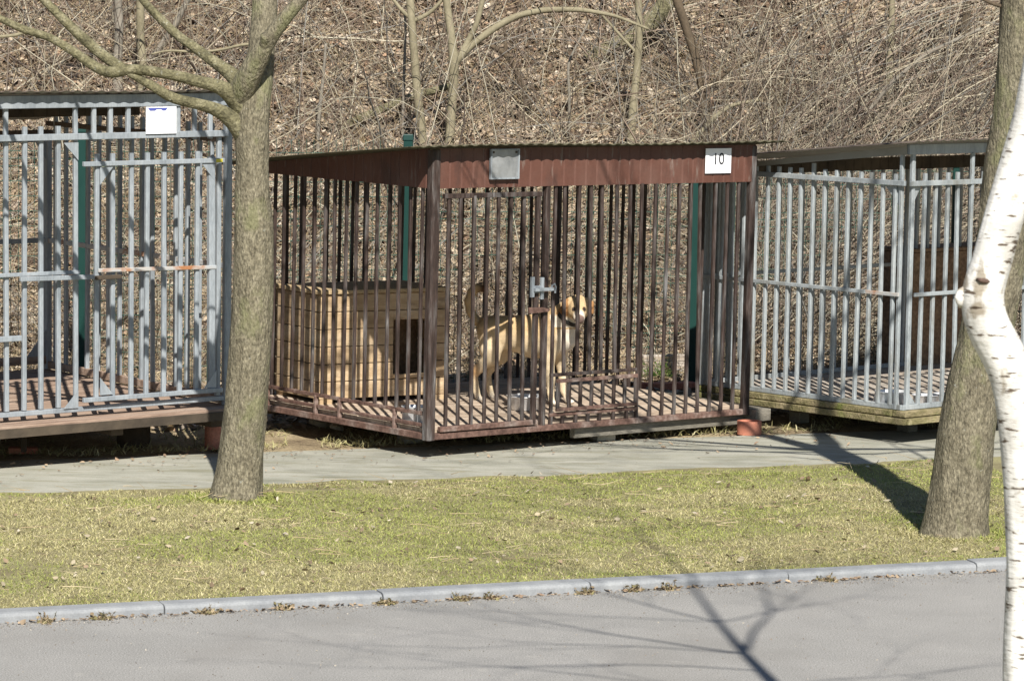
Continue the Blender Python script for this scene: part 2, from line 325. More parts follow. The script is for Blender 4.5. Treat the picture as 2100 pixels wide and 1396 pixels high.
# ------------------------------------------------------------------ leaves, stalks, grass (nobody could count them)
LEAFPAL = 1.0*np.array([(.40, .32, .235), (.33, .255, .18), (.25, .19, .135), (.47, .39, .30), (.16, .115, .08), (.37, .29, .21), (.30, .20, .135), (.52, .45, .37), (.28, .235, .19)])
def leaves(xs, ys, zs, size, pal=LEAFPAL, flat=.5, slope=0.0):
    n = len(xs); ang = rng.random(n)*2*np.pi
    nrm = np.stack([rng.normal(0, flat, n), rng.normal(-slope, flat, n), np.ones(n)], -1); nrm /= np.linalg.norm(nrm, axis=1, keepdims=True)
    a = np.stack([np.cos(ang), np.sin(ang), np.zeros(n)], -1); a -= nrm*(a*nrm).sum(1, keepdims=True); a /= np.linalg.norm(a, axis=1, keepdims=True)
    b = np.cross(nrm, a); sz = size*rng.uniform(.6, 1.35, n)[:, None]; c = np.stack([xs, ys, zs], -1)
    fold = nrm*sz*rng.uniform(-.35, .35, (n, 1))
    wd = rng.uniform(.4, .75, (n, 1))
    V = np.stack([c-a*sz, c-a*sz*.2-b*sz*wd+fold, c+a*sz*.55-b*sz*wd*.6+fold, c+a*sz, c+a*sz*.4+b*sz*wd+fold*.6, c-a*sz*.35+b*sz*wd*.8+fold*.8], 1).reshape(-1, 3)
    i = np.arange(n)*6
    Fq = np.concatenate([np.stack([i, i+1, i+2, i+3], -1), np.stack([i, i+3, i+4, i+5], -1)])
    cc = np.repeat(pal[rng.integers(0, len(pal), n)]*rng.uniform(.75, 1.2, (n, 1)), 6, axis=0)
    return V, Fq, cc
def scatter_hill(n, x0, x1, t0, t1):
    x = rng.uniform(x0, x1, n); t = rng.uniform(t0, t1, n); y = foot(x)+t
    return x, y, hill_z(x, y)
parts = []
x, y, z = scatter_hill(105000, -5.2, 5.6, -.4, 6.2); k_ = fbm(x, y, 1.6, 2)+.35*rng.random(len(x)) > .54; x, y, z = x[k_], y[k_], z[k_]; parts.append(leaves(x, y, z+rng.uniform(0, .045, len(x)), .027, flat=.7, slope=.5))
x, y, z = scatter_hill(24000, -11, 11, -.3, 14); parts.append(leaves(x, y, z+.02, .06, flat=.5, slope=.5))
def cat(parts):
    V = []; Fq = []; C = []; o = 0
    for v, f, c in parts: V.append(v); Fq.append(f+o); C.append(c); o += len(v)
    return np.concatenate(V), np.concatenate(Fq), np.concatenate(C)
V, Fq, C = cat(parts)
tag(mesh_obj('hill_leaf_litter', V, Fq, M['litter'], colors=C), kind='stuff')
# leaf litter on the flat earth behind and between the kennels
x = rng.uniform(-4, 5, 9000); y = rng.uniform(21.6, 24.9, 9000)+.3*x
V, Fq, C = leaves(x, y, earth_z(x, y)+.015, .035, flat=.35)
tag(mesh_obj('ground_leaf_litter', V, Fq, M['litter'], colors=C), kind='stuff')
def stalks(base, dirs, L, r, droop, pal, nseg=5, wob=.08, taper=.35):
    """many thin three-sided curved stems in one mesh"""
    n = len(base); ring = np.array([0, 2*np.pi/3, 4*np.pi/3])
    d = dirs/np.linalg.norm(dirs, axis=1, keepdims=True); p = base.copy(); rows = []
    L = np.broadcast_to(L, n); r = np.broadcast_to(r, n)
    for k in range(nseg+1):
        a = np.cross(d, np.array([.3, .9, .31])); a /= np.linalg.norm(a, axis=1, keepdims=True); b = np.cross(d, a)
        rr = r*(1-(1-taper)*k/nseg)
        rows.append(p[:, None, :]+(a[:, None, :]*np.cos(ring)[None, :, None]+b[:, None, :]*np.sin(ring)[None, :, None])*rr[:, None, None])
        p = p+d*(L/nseg)[:, None]
        d = d+rng.normal(0, wob, (n, 3)); d[:, 2] -= droop; d /= np.linalg.norm(d, axis=1, keepdims=True)
    V = np.stack(rows, 1).reshape(-1, 3); B = (np.arange(n)*(nseg+1)*3)[:, None, None]
    k = np.arange(nseg)[None, :, None]*3; j = np.arange(3)[None, None, :]; j2 = (j+1) % 3
    Fq = np.stack([B+k+j, B+k+j2, B+k+3+j2, B+k+3+j], -1).reshape(-1, 4)
    C = np.repeat(pal[rng.integers(0, len(pal), n)]*rng.uniform(.8, 1.2, (n, 1)), (nseg+1)*3, axis=0)
    return V, Fq, C
STRAW = np.array([(.50, .40, .25), (.42, .33, .20), (.56, .47, .31), (.34, .26, .17), (.45, .35, .22)])
CANE = np.array([(.32, .28, .21), (.25, .21, .16), (.37, .33, .25), (.20, .155, .12), (.41, .38, .30), (.28, .225, .18), (.15, .11, .085), (.24, .23, .21), (.11, .085, .07)])
parts = []
# fallen straw and thin stalks low on the slope
x, y, z = scatter_hill(9000, -5, 5.4, -.5, 2.4); n = len(x)
dr = np.stack([rng.normal(0, 1, n), rng.normal(-.2, .5, n), rng.uniform(.1, 1.3, n)], -1)
parts.append(stalks(np.stack([x, y, z], -1), dr, rng.uniform(.12, .5, n), rng.uniform(.0015, .004, n), .12, STRAW, wob=.1))
x, y, z = scatter_hill(5000, -5, 5.4, 2, 6.2); n = len(x)
dr = np.stack([rng.normal(0, .9, n), rng.normal(-.2, .5, n), rng.uniform(.1, 1.5, n)], -1)
parts.append(stalks(np.stack([x, y, z], -1), dr, rng.uniform(.15, .7, n), rng.uniform(.0015, .004, n), .08, STRAW, wob=.1))
V, Fq, C = cat(parts)
tag(mesh_obj('dry_stalks', V, Fq, M['twig'], colors=C), kind='stuff')
# bramble and brushwood thicket: dense on the right, thin on the left
parts = []
def thicket(n, x0, x1, t0, t1, L0, L1, lean, r0=.002, r1=.006, pal=CANE, droop=.08, wob=.12, up=(.3, 1.6)):
    x, y, z = scatter_hill(n, x0, x1, t0, t1)
    dr = np.stack([rng.normal(lean, .8, n), rng.normal(-.15, .5, n), rng.uniform(*up, n)], -1)
    return stalks(np.stack([x, y, z], -1), dr, rng.uniform(L0, L1, n), rng.uniform(r0, r1, n), droop, pal, nseg=7, wob=wob)
parts.append(thicket(3400, 1.3, 5.6, .1, 3.6, .5, 1.7, .2))
parts.append(thicket(600, 1.6, 5.4, .3, 4.5, .6, 1.8, -.9, .003, .008))
parts.append(thicket(900, 1.8, 5.2, .5, 4.5, .9, 2.2, .9, .004, .010, pal=CANE*1.15, wob=.07))
parts.append(thicket(800, 2.3, 4.0, .3, 2.0, .3, .9, .1, .002, .004))
parts.append(thicket(1500, -1.6, 1.4, .1, 5, .3, 1.1, 0))
parts.append(thicket(2000, -5.4, -1.5, .1, 5, .3, 1.3, 0))
parts.append(thicket(220, -5.4, 5.6, .4, 5, .8, 2.0, 0, .004, .009))
parts.append(thicket(700, -5.4, 2.0, .1, 5.5, .7, 2.0, .2, .003, .0075, pal=CANE*1.25, wob=.16, up=(.1, 1.2)))
parts.append(thicket(700, -5.4, 2.0, .1, 5.5, .5, 1.6, -.4, .002, .005, pal=CANE*1.1, wob=.18, up=(0, 1.0)))
parts.append(thicket(500, -5.4, 5.4, .0, 1.5, .3, 1.2, 0, .002, .005, pal=CANE*1.2, wob=.2, up=(-.1, .8)))
parts.append(thicket(70, -5.4, 5.6, .2, 5, 1.2, 2.8, .2, .008, .016, wob=.17, up=(.2, 1.3), droop=.04))
parts.append(thicket(80, -5.4, 5.6, .1, 4, 1.8, 3.0, 0, .004, .008, pal=CANE*1.2, wob=.04, up=(4, 8), droop=0))
parts.append(thicket(40, 1.0, 5.6, .1, 3, 1.2, 2.6, .3, .008, .014, pal=CANE*1.3, wob=.15, up=(.2, 1.0), droop=.04))
parts.append(thicket(900, -12, 12, 4, 12, .6, 2.2, 0, .004, .010))
V, Fq, C = cat(parts)
tag(mesh_obj('bramble_thicket', V, Fq, M['twig'], colors=C), kind='stuff')

# grass blades on the lawn
def blades(S, T, hgt, pal_fn, wid=.0028, zoff=0.0):
    n = len(S); P = KA+kd*S[:, None]+kn*T[:, None]; P[:, 2] = -.008+zoff+.02*(fbm(S, T, 1.3)-.5)*np.clip(T*4, 0, 1)
    ang = rng.random(n)*2*np.pi; h = hgt*rng.uniform(.5, 1.4, n)
    a = np.stack([np.cos(ang), np.sin(ang), np.zeros(n)], -1)*wid*rng.uniform(.7, 1.4, (n, 1))
    ld = np.stack([rng.normal(0, .8, n), rng.normal(0, .8, n), rng.uniform(.35, 1.2, n)], -1); ld /= np.linalg.norm(ld, axis=1, keepdims=True)
    mid = P+ld*h[:, None]*.55; tip = mid+(ld*np.array([1.4, 1.4, .5]))*h[:, None]*.5
    V = np.stack([P-a, P+a, mid+a*.8, mid-a*.8, tip+a*.2, tip-a*.2], 1).reshape(-1, 3); i = np.arange(n)*6
    Fq = np.concatenate([np.stack([i, i+1, i+2, i+3], -1), np.stack([i+3, i+2, i+4, i+5], -1)])
    return V, Fq, np.repeat(pal_fn(S, T, n), 6, axis=0)
GRN = np.array([(.25, .275, .07), (.31, .315, .10), (.20, .235, .065)]); DRY = np.array([(.40, .36, .18), (.34, .315, .15), (.47, .42, .25), (.30, .27, .12)])
def lawncol(S, T, n):
    f = np.clip((fbm(S, T, 1.3, 3)-.44)*5.0+.55-.85*np.exp(-((T-.3)/.5)**2)-.5*np.exp(-((T-3.4)/.25)**2), .08, .9)
    g = GRN[rng.integers(0, 3, n)]; d = DRY[rng.integers(0, 4, n)]
    pick = (rng.random(n) < f)[:, None]
    f2_ = (.85+.3*fbm(S, T, .9, 8))[:, None]; return np.where(pick, g, d)*f2_*rng.uniform(.8, 1.2, (n, 1))
n = 360000; S = rng.uniform(-1.6, 6.6, n); T = rng.uniform(0.0, 3.42, n); T += (fbm(S, T, 2.2)-.45)*.5*(T > 3.2); k_ = (fbm(S, T, 1.8, 4)+.35*rng.random(n) > .40); S, T = S[k_], T[k_]
V, Fq, C = blades(S, T, .020, lawncol, wid=.0017)
tf = []
for bx, by, rad_ in ((-1.457, 17.95, .16), (2.24, 17.0, .20)):      # longer grass round the foot of each tree
    a_ = rng.random(1500)*2*np.pi; q_ = rad_+np.abs(rng.normal(0, .06, 1500)); px_ = np.stack([bx+np.cos(a_)*q_, by+np.sin(a_)*q_, np.zeros(1500)], -1)-KA
    tf.append(blades(px_@kd, px_@kn, .032, lawncol, wid=.0024))
V, Fq, C = cat([(V, Fq, C)]+tf)
tag(mesh_obj('grass', V, Fq, M['blade'], colors=C), kind='stuff')
n = 9000; S = rng.uniform(-1.6, 8, n); T = 4.98+np.abs(rng.normal(0, .5, n)); keep = fbm(S, T, 2) > .45; S, T = S[keep], T[keep]
V, Fq, C = blades(S, T, .05, lambda s, t, k: DRY[rng.integers(0, 4, k)]*.85, wid=.003)
tag(mesh_obj('dry_grass', V, Fq, M['blade'], colors=C), kind='stuff')
# fallen leaves and straw on the lawn
n = 900; S = rng.uniform(-1.5, 6.5, n); T = rng.uniform(.05, 3.5, n); k_ = fbm(S, T, 2.4, 6)+.25*rng.random(n) > .60; S, T = S[k_], T[k_]; n = len(S); P = KA+kd*S[:, None]+kn*T[:, None]
V, Fq, C = leaves(P[:, 0], P[:, 1], np.full(n, .014), .0155, pal=np.array([(.38, .34, .25), (.43, .38, .30), (.24, .18, .12), (.15, .11, .07), (.36, .30, .21), (.37, .32, .23), (.30, .22, .15)]), flat=.55)
n2 = 350; S = rng.uniform(-1.5, 6.5, n2); T = rng.uniform(.05, 3.5, n2); P = KA+kd*S[:, None]+kn*T[:, None]; P[:, 2] = .02
v2, f2, c2 = stalks(P, np.stack([rng.normal(0, 1, n2), rng.normal(0, .5, n2), rng.uniform(0, .1, n2)], -1), rng.uniform(.05, .2, n2), .002, 0, STRAW*1.1)
V2, F2, C2 = cat([(V, Fq, C), (v2, f2, c2)])
tag(mesh_obj('fallen_leaves', V2, F2, M['litter'], colors=C2), kind='stuff')
n = 1400; S = rng.uniform(-1.5, 6.5, n); T = np.where(rng.random(n) < .6, rng.uniform(-.15, -.10, n), 4.9-np.abs(rng.normal(0, .35, n))); P = KA+kd*S[:, None]+kn*T[:, None]
V, Fq, C = leaves(P[:, 0], P[:, 1], np.where(T < 0, -.032, -.002), .011*rng.uniform(.5, 1.4, n)[:, None], pal=np.array([(.30, .23, .16), (.38, .29, .20), (.24, .17, .12)]), flat=.3)
tag(mesh_obj('leaf_crumbs', V, Fq, M['litter'], colors=C), kind='stuff')
n = 5200; S = rng.uniform(-2, 7, n); T = -.11-np.abs(rng.normal(0, .10, n))-(rng.random(n) < .25)*rng.uniform(0, 2.2, n); P = KA+kd*S[:, None]+kn*T[:, None]
V, Fq, C = leaves(P[:, 0], P[:, 1], np.full(n, -.037), .0035, pal=np.array([(.30, .27, .22), (.18, .15, .12), (.42, .38, .32), (.24, .18, .13)]), flat=.6)
tag(mesh_obj('road_grit', V, Fq, M['litter'], colors=C), kind='stuff')
# small weeds in the gutter, each one its own plant
def tuft(name, p, n, h, pal, spread=1.0, **k):
    b = np.tile(np.array(p, float), (n, 1))+np.c_[rng.normal(0, .012*spread, (n, 2)), np.zeros(n)]
    dr = np.stack([rng.normal(0, .8, n), rng.normal(0, .8, n), rng.uniform(.2, 1.2, n)], -1)
    V, Fq, C = stalks(b, dr, rng.uniform(.5, 1.2, n)*h, .0022, .1, pal, nseg=4)
    z = b[:, 2].min()
    lv = leaves(V[::5, 0], V[::5, 1], V[::5, 2], .009, pal=pal, flat=1)
    V, Fq, C = cat([(V, Fq, C), lv])
    V = V-np.array(p)
    o = mesh_obj(name, V, Fq, M['twig'], colors=C); o.location = [float(c) for c in p]; return tag(o, **k)
WP = np.array([(.19, .17, .08), (.25, .19, .12), (.32, .26, .17)])
wl = [((95, 1258), 'tiny dried weed in the gutter nearest the left edge'), ((215, 1254), 'dead weed at kerb foot left of the forked trunk'), ((440, 1245), 'straggly brown weed in the gutter just below the forked trunk'), ((590, 1234), 'small reddish weed along kerb right of the forked trunk'),
      ((795, 1220), 'bushy greenish brown weed growing from gutter left of middle'), ((945, 1211), 'weed at the second kerb joint from the left'), ((1010, 1210), 'low brown weed between the two middle kerb joints'), ((1205, 1199), 'spiky weed just left of the broken kerb joint'),
      ((1300, 1192), 'dense reddish weed under the broken kerb joint'), ((1365, 1190), 'low weed mat just right of the broken kerb joint'), ((1700, 1175), 'thin dead weed by kerb left of the pale stone')]
for (px, py), lb in wl:
    q_ = G(px, py, 0); tuft('gutter_weed', K(float((q_-KA)@kd), -.12, -.040), 40, .042, WP, 1.7, label=lb, cat='weed', group='weeds in the gutter')
tuft('green_tuft', G(232, 742, .02)+np.array([0, .5, 0]), 260, .34, np.array([(.12, .17, .02), (.18, .22, .04), (.28, .27, .10)]), 7, label='green grass clump growing behind the left kennel', cat='plant')
tuft('green_tuft', G(1350, 770, .02)+np.array([0, .0, 0]), 90, .14, np.array([(.07, .13, .02), (.10, .16, .03)]), 4, label='low green plant beside the pale sill behind the brown kennel', cat='plant')

# ------------------------------------------------------------------ kennel building kit
def frame_matrix(o, yaw, la, lb):
    c, s = math.cos(yaw), math.sin(yaw)
    u = np.array([c, s, la]); v = np.array([-s, c, lb]); w_ = np.cross(u, v); w_ /= np.linalg.norm(w_); u /= np.linalg.norm(u); v = np.cross(w_, u)
    return Matrix(((u[0], v[0], w_[0], o[0]), (u[1], v[1], w_[1], o[1]), (u[2], v[2], w_[2], o[2]), (0, 0, 0, 1))), u, v, w_, np.array(o, float)
_barcache = {}
def bar_mesh(w, L, m, hollow=True):
    k = (round(w, 4), round(L, 3), m.name)
    if k not in _barcache:
        mb = MB(); h = w/2; c = w*.18
        ring = [(-h+c, -h), (h-c, -h), (h, -h+c), (h, h-c), (h-c, h), (-h+c, h), (-h, h-c), (-h, -h+c)]
        mb.v = [(x, y, 0) for x, y in ring]+[(x, y, L) for x, y in ring]
        mb.f = [(i, (i+1) % 8, 8+(i+1) % 8, 8+i) for i in range(8)]+[tuple(range(7, -1, -1)), tuple(range(8, 16))]
        o = mb.build('bar', m); _barcache[k] = o.data; bpy.data.objects.remove(o)
    return _barcache[k]
def bar(root, x, y, z0, z1, w, m, name='bar', jit=.004, lean=0.0):
    o = bpy.data.objects.new(name, bar_mesh(w, z1-z0, m)); link(o, root); o.location = (x, y, z0)
    o.rotation_euler = (random.gauss(0, jit), random.gauss(0, jit)+lean, random.gauss(0, .03)); return o
def deck(root, x0, x1, y0, y1, ztop, th, bw, m, axis='x', name='deck', gap=.007):
    mb = MB(); q = (y0 if axis == 'x' else x0); e = (y1 if axis == 'x' else x1)
    while q < e-.01:
        q1 = min(q+bw-gap, e); dz = random.uniform(-.002, .002); d1, d2 = random.uniform(-.006, .006), random.uniform(-.006, .006)
        if axis == 'x': mb.box((x0+d1, q, ztop-th+dz), (x1+d2, q1, ztop+dz))
        else: mb.box((q, y0+d1, ztop-th+dz), (q1, y1+d2, ztop+dz))
        q += bw
    return mb.build(name, m, root, bevel=.003)
def roof(root, x0, x1, y0, y1, hf, slope, m, under=None, period=.076, amp=.004):
    n = int((x1-x0)/(period/8)); V = []; Fs = []
    xs = np.linspace(x0, x1, n); ys = np.linspace(y0, y1, 9)
    for i, x in enumerate(xs):
        for j, y in enumerate(ys):
            V.append((x, y, hf+slope*y+amp*math.sin(2*math.pi*x/period)+.004*math.sin(x*3.1+y*2)))
    k = len(ys)
    for i in range(n-1):
        for j in range(k-1): Fs.append((i*k+j, (i+1)*k+j, (i+1)*k+j+1, i*k+j+1))
    o = mesh_obj('roof', V, Fs, m, root, smooth=True)
    if under is not None: o.data.materials.append(under)
    so_ = o.modifiers.new('solid', 'SOLIDIFY'); so_.thickness = .004; so_.offset = -1
    if under is not None: so_.material_offset = 1; so_.material_offset_rim = 0
    return o
def ribbed(name, root, p0, p1, nrm, zb, zt0, zt1, m, rib=.087, rw=.009, rd=.005):
    """vertical sheet between p0 and p1 (x,y) with narrow grooves; the top runs from zt0 to zt1"""
    p0 = np.array(p0, float); p1 = np.array(p1, float); L = np.linalg.norm(p1-p0); d = (p1-p0)/L; nn = np.array(nrm, float)
    prof = []; q = 0
    while q < L-1e-6:
        e = min(q+rib-rw*2, L); prof += [(q, 0), (e, 0)]
        if e+rw*1.5 < L: prof += [(e+rw*.5, -rd), (e+rw*1.0, -rd)]
        q += rib
    prof[-1] = (L, prof[-1][1])
    V = []; Fs = []
    for q, o in prof:
        b = p0+d*q+nn*o; V += [(b[0], b[1], zb), (b[0], b[1], zt0+(zt1-zt0)*q/L)]
    Fs = [(2*i, 2*i+2, 2*i+3, 2*i+1) for i in range(len(prof)-1)]
    o = mesh_obj(name, V, Fs, m, root)
    so_ = o.modifiers.new('solid', 'SOLIDIFY'); so_.thickness = .003; so_.offset = 0
    return o
def rail(root, name, p0, p1, w, h, m, bevel=.003):
    return MB().beam(p0, p1, w, h).build(name, m, root, bevel=bevel)

# ================================================================== brown kennel (middle)
k1m, u1, v1, w1, o1 = frame_matrix((-.478, 19.7493, .10), .6944, -.0003, .0127)
K1 = empty('dog_kennel', rot=k1m, label='rusty brown barred kennel with ribbed fascia, holding the tan dog', cat='kennel', group='dog kennels')
W1, L1, H1, H2, SL1 = 2.535, 1.86, 1.4705, 1.708, -.099
def loc1(px, py):      # a pixel on the front face of this kennel in the kennel's own coordinates
    p = PL(px, py, o1, v1)-o1; return float(p@u1), float(p@w1)
def loc1s(px, py):     # and on its left side
    p = PL(px, py, o1, u1)-o1; return float(p@v1), float(p@w1)
RM = M['rust']
for (x, y, wd) in ((0, 0, .062), (W1, 0, .05), (0, L1, .05), (W1, L1, .05)):
    h = H2-.02+SL1*y
    bar(K1, x, y, 0, h, wd, RM, 'post', 0)
for p0, p1 in (((.031, 0, .018), (W1-.025, 0, .018)), ((.0, .031, .018), (.0, L1-.025, .018)), ((W1, .025, .018), (W1, L1-.025, .018)), ((.025, L1, .018), (W1-.025, L1, .018))):
    rail(K1, 'bottom_rail', p0, p1, .035, .036, M['railrust'])
for p0, p1 in (((.031, .012, H1+.01), (W1-.025, .012, H1+.01)), ((.012, .031, H1+.01), (.012, L1-.025, H1+.01)), ((W1-.012, .025, H1+.01), (W1-.012, L1-.025, H1+.01)), ((.025, L1-.02, H1+.01), (W1-.025, L1-.02, H1+.01))):
    rail(K1, 'top_rail', p0, p1, .03, .03, RM)
# front bars
random.seed(3)
fx = [911, 936, 963, 990, 1015, 1042, 1068]
du0, du1 = loc1(897, 880)[0], loc1(1093, 870)[0]
door = empty('door', (0, 0, 0)); door.parent = K1
dtop = loc1(1000, 400)[1]
rail(K1, 'x', (0, 0, 0), (1, 0, 0), .01, .01, RM).data  # placeholder removed below
bpy.data.objects.remove([o for o in K1.children if o.name.startswith('x')][0])
def dpart(o): o.parent = door; return o
for px in fx: dpart(bar(K1, loc1(px, 850)[0], -.012, .075, dtop, .0205, RM, lean=-.013))
dpart(rail(K1, 'door_rail', (du0, -.014, .060), (du1+.012, -.014, .060), .03, .03, M['railrust']))
dpart(rail(K1, 'door_rail', (du0, -.014, dtop), (du1+.012, -.014, dtop), .028, .028, RM))
dpart(bar(K1, loc1(1089.5, 850)[0], -.014, .05, dtop-.015, .032, RM, 'door_stile', 0))
bar(K1, loc1(1111, 850)[0], 0, .036, H1, .036, RM, 'post', 0)
# right hand bars, stopping above the feeding hatch
hz0 = loc1(1215, 836)[1]; hz1 = loc1(1215, 765)[1]; hu0 = loc1(1134, 800)[0]; hu1 = loc1(1301, 800)[0]
for px in (1128, 1152, 1179, 1204, 1228, 1256, 1283, 1303, 1330, 1355, 1380, 1404, 1428, 1452, 1476, 1500):
    u = loc1(px, 850)[0]
    if 1140 < px < 1290:
        bar(K1, u, -.006, hz1+.01, H1, .0205, RM, lean=-.013); bar(K1, u, -.006, .036, hz0-.012, .021, RM)
    else: bar(K1, u, -.006, .036, H1, .0205, RM)
hatch = empty('feeding_hatch', (0, 0, 0)); hatch.parent = K1
def hpart(o): o.parent = hatch; return o
rail(K1, 'hatch_frame', (hu0-.03, -.006, hz1+.006), (hu1+.02, -.006, hz1+.006), .022, .020, RM); rail(K1, 'hatch_frame', (hu0-.03, -.006, hz0-.022), (hu1+.02, -.006, hz0-.022), .022, .022, M['railrust'])
hpart(rail(K1, 'hatch_rail', (hu0+.01, -.022, hz1-.030), (hu1, -.022, hz1-.030), .02, .022, M['railrust'])); hpart(rail(K1, 'hatch_rail', (hu0+.01, -.022, hz0+.008), (hu1, -.022, hz0+.008), .02, .022, M['railrust']))
for k in range(8): hpart(bar(K1, hu0+.02+(hu1-hu0-.03)*k/7, -.022, hz0+.018, hz1-.04, .021, RM))
# left side bars: they stop on a raised rail, short studs join the rails below
for i in range(17):
    bar(K1, .0, .105*(i+.95), .155, H1, .020, RM)
rail(K1, 'side_rail', (0, .03, .15), (0, L1-.03, .15), .022, .022, M['railrust']); rail(K1, 'side_rail', (0, .03, .082), (0, L1-.03, .082), .02, .02, M['railrust'])
for v in (.32, .86, 1.10, 1.6): bar(K1, -.004, v, .036, .15, .024, M['railrust'], 'stud')
for i in range(16): bar(K1, W1, .11*(i+1), .036, H1, .020, RM)
for i in range(24): bar(K1, .1*(i+1)+.02, L1, .036, H1-.02, .020, RM)
# fascias
ribbed('fascia', K1, (.02, -.02), (W1+.012, -.02), (0, -1), H1-.005, H2-.012, H2-.012, M['fascia'])
ribbed('fascia', K1, (-.02, L1), (-.02, .02), (-1, 0), H1-.005, H2-.012+SL1*L1, H2-.012, M['fascia'])
ribbed('fascia', K1, (W1+.02, .0), (W1+.02, L1), (1, 0), H1-.005, H2-.012, H2-.012+SL1*L1, M['fascia'])
roof(K1, -.2, W1+.2, -.115, L1+.2, H2, SL1, M['roofmoss'])
deck(K1, .02, W1-.02, .02, L1-.02, .062, .026, .14, M['deck'], gap=.004)
# joists and the grey beam under the front
jb = MB()
for y in (.25, .95, 1.65): jb.box((.05, y, -.03), (W1-.05, y+.05, .033))
jb.build('joist', M['darkwood'], K1)
rail(K1, 'beam', (1.15, .05, -.035), (W1+.15, .05, -.035), .05, .062, M['greywood']); rail(K1, 'beam', (W1+.09, -.08, -.002), (W1+.09, .9, -.002), .13, .075, M['greywood'])
# latch and hasp
lu, lz = loc1(1100, 592)
lt = MB(); lt.box((lu-.075, -.045, lz-.045), (lu-.052, -.03, lz+.075)); lt.box((lu+.0, -.045, lz-.06), (lu+.022, -.03, lz+.07)); lt.box((lu-.052, -.042, lz-.02), (lu+.0, -.03, lz+.022))
lt.beam((lu-.06, -.055, lz), (lu+.085, -.055, lz), .018, .018)
lt.tube([(lu+.075, -.05, lz-.015), (lu+.075, -.055, lz+.022), (lu+.095, -.055, lz+.03), (lu+.105, -.055, lz+.01), (lu+.1, -.055, lz-.025)], .006, 6)
lt.build('latch', M['zinc'], K1)
lu, lz = loc1(1098, 634); MB().prism([(lu-.08, -.04, lz-.02), (lu+.07, -.04, lz-.014), (lu+.085, -.04, lz), (lu+.03, -.04, lz+.012), (lu-.08, -.04, lz+.016)], (0, .015, 0)).build('hasp', M['railrust'], K1)

# ================================================================== grey kennels
def gusset(root, x, y, z, dx, dz, m, side=False):
    # triangular plate in a corner
    if side: pts = [(x, y, z), (x, y+dx, z), (x, y, z+dz)]; off = (.005, 0, 0)
    else: pts = [(x, y, z), (x+dx, y, z), (x, y, z+dz)]; off = (0, .005, 0)
    return MB().prism(pts, off).build('gusset', m, root)
k0m, u0, v0, w0, o0 = frame_matrix((-1.6833, 19.9137, .30), .6636, .0125, .0162)
K0 = empty('dog_kennel', rot=k0m, label='grey galvanised bar kennel behind the forked tree, notice on its front', cat='kennel', group='dog kennels')
def loc0(px, py): p = PL(px, py, o0, v0)-o0; return float(p@u0), float(p@w0)
W0, L0, H0 = -2.75, 2.04, 1.7254; SL0 = -.12
Z = M['zinc']
for (x, y) in ((.014, 0), (W0, 0), (0, L0), (W0, L0)): bar(K0, x, y, -.03, H0+.0+SL0*y, .045, Z, 'post', 0)
rail(K0, 'bottom_rail', (W0, 0, .012), (-.012, 0, .012), .035, .0265, Z); rail(K0, 'bottom_rail', (W0, L0, .03), (0, L0, .03), .035, .05, M['deckred']); rail(K0, 'bottom_rail', (0, .03, .0), (0, L0-.03, .0), .035, .045, M['deckred']); rail(K0, 'bottom_rail', (W0, .03, .0), (W0, L0-.03, .0), .035, .045, Z)
zt = loc0(240, 278)[1]
rail(K0, 'top_rail', (W0, -.024, zt), (-.0, -.024, zt), .022, .036, Z); rail(K0, 'top_rail', (0, .02, zt-.04), (0, L0, zt-.04), .03, .03, M['roofbrown']); rail(K0, 'top_rail', (W0, L0, 1.42), (0, L0, 1.42), .03, .03, Z)
rail(K0, 'roof_beam', (W0-.02, 0, H0+.035), (.03, 0, H0+.035), .05, .072, Z); rail(K0, 'roof_beam', (W0-.02, L0, H0-.03+SL0*L0), (.03, L0, H0-.03+SL0*L0), .05, .06, M['roofbrown'])
rail(K0, 'mid_rail', (W0, L0, .787), (0, L0, .787), .02, .03, Z); rail(K0, 'mid_rail', (0, 0.02, .787), (0, L0, .787), .02, .03, M['zincrust'])
roof(K0, W0-.08, .03, -.09, L0+.15, H0+.085, SL0, M['roofbrown'], M['soffit'])
# front: fixed panel on the left, door on the right
ub = {px: loc0(px, 400)[0] for px in (13, 49, 84, 120, 156, 192, 226, 264, 295, 331, 364, 398, 430, 448)}
sp = (ub[120]-ub[13])/3
for k in range(-7, 0): bar(K0, ub[13]+sp*k, 0, .03, zt+.045 if k % 4 else H0, .026, Z)
for px in (13, 49, 84, 120, 156): bar(K0, ub[px], 0, .03, H0 if px in (13, 156) else zt+.06, .0265, Z)
for px in (192, 226, 262, 364, 398, 430): bar(K0, loc0(px, 400)[0], .0, zt-.03, H0, .026, Z)
d0 = empty('door'); d0.parent = K0
def d0p(o): o.parent = d0; return o
zd = loc0(300, 332)[1]; zb = loc0(300, 808)[1]
for px in (192, 226, 264, 295, 331, 364, 398): d0p(bar(K0, ub[px], -.03, zb+.01, zd+.055, .0265, Z))
d0p(bar(K0, ub[430], -.03, zb, zd+.02, .042, Z, 'door_stile')); bar(K0, ub[448], 0, .03, zt, .03, Z)
d0p(rail(K0, 'door_rail', (loc0(161, 400)[0], -.05, zd), (loc0(449, 400)[0], -.05, zd), .022, .0265, Z)); d0p(rail(K0, 'door_rail', (loc0(161, 818)[0], -.05, zb), (loc0(446, 800)[0], -.05, zb), .022, .0265, Z))
t_ = loc0(438, 326)[0]; MB().box((t_-.022, -.0632, zd-.010), (t_+.022, -.0615, zd+.010)).build('tape', M['yellow'], K0)
d0p(rail(K0, 'mid_rail', (loc0(192, 553)[0], -.05, loc0(192, 553)[1]), (loc0(434, 546)[0], -.05, loc0(434, 546)[1]), .012, .022, M['zincrust']))
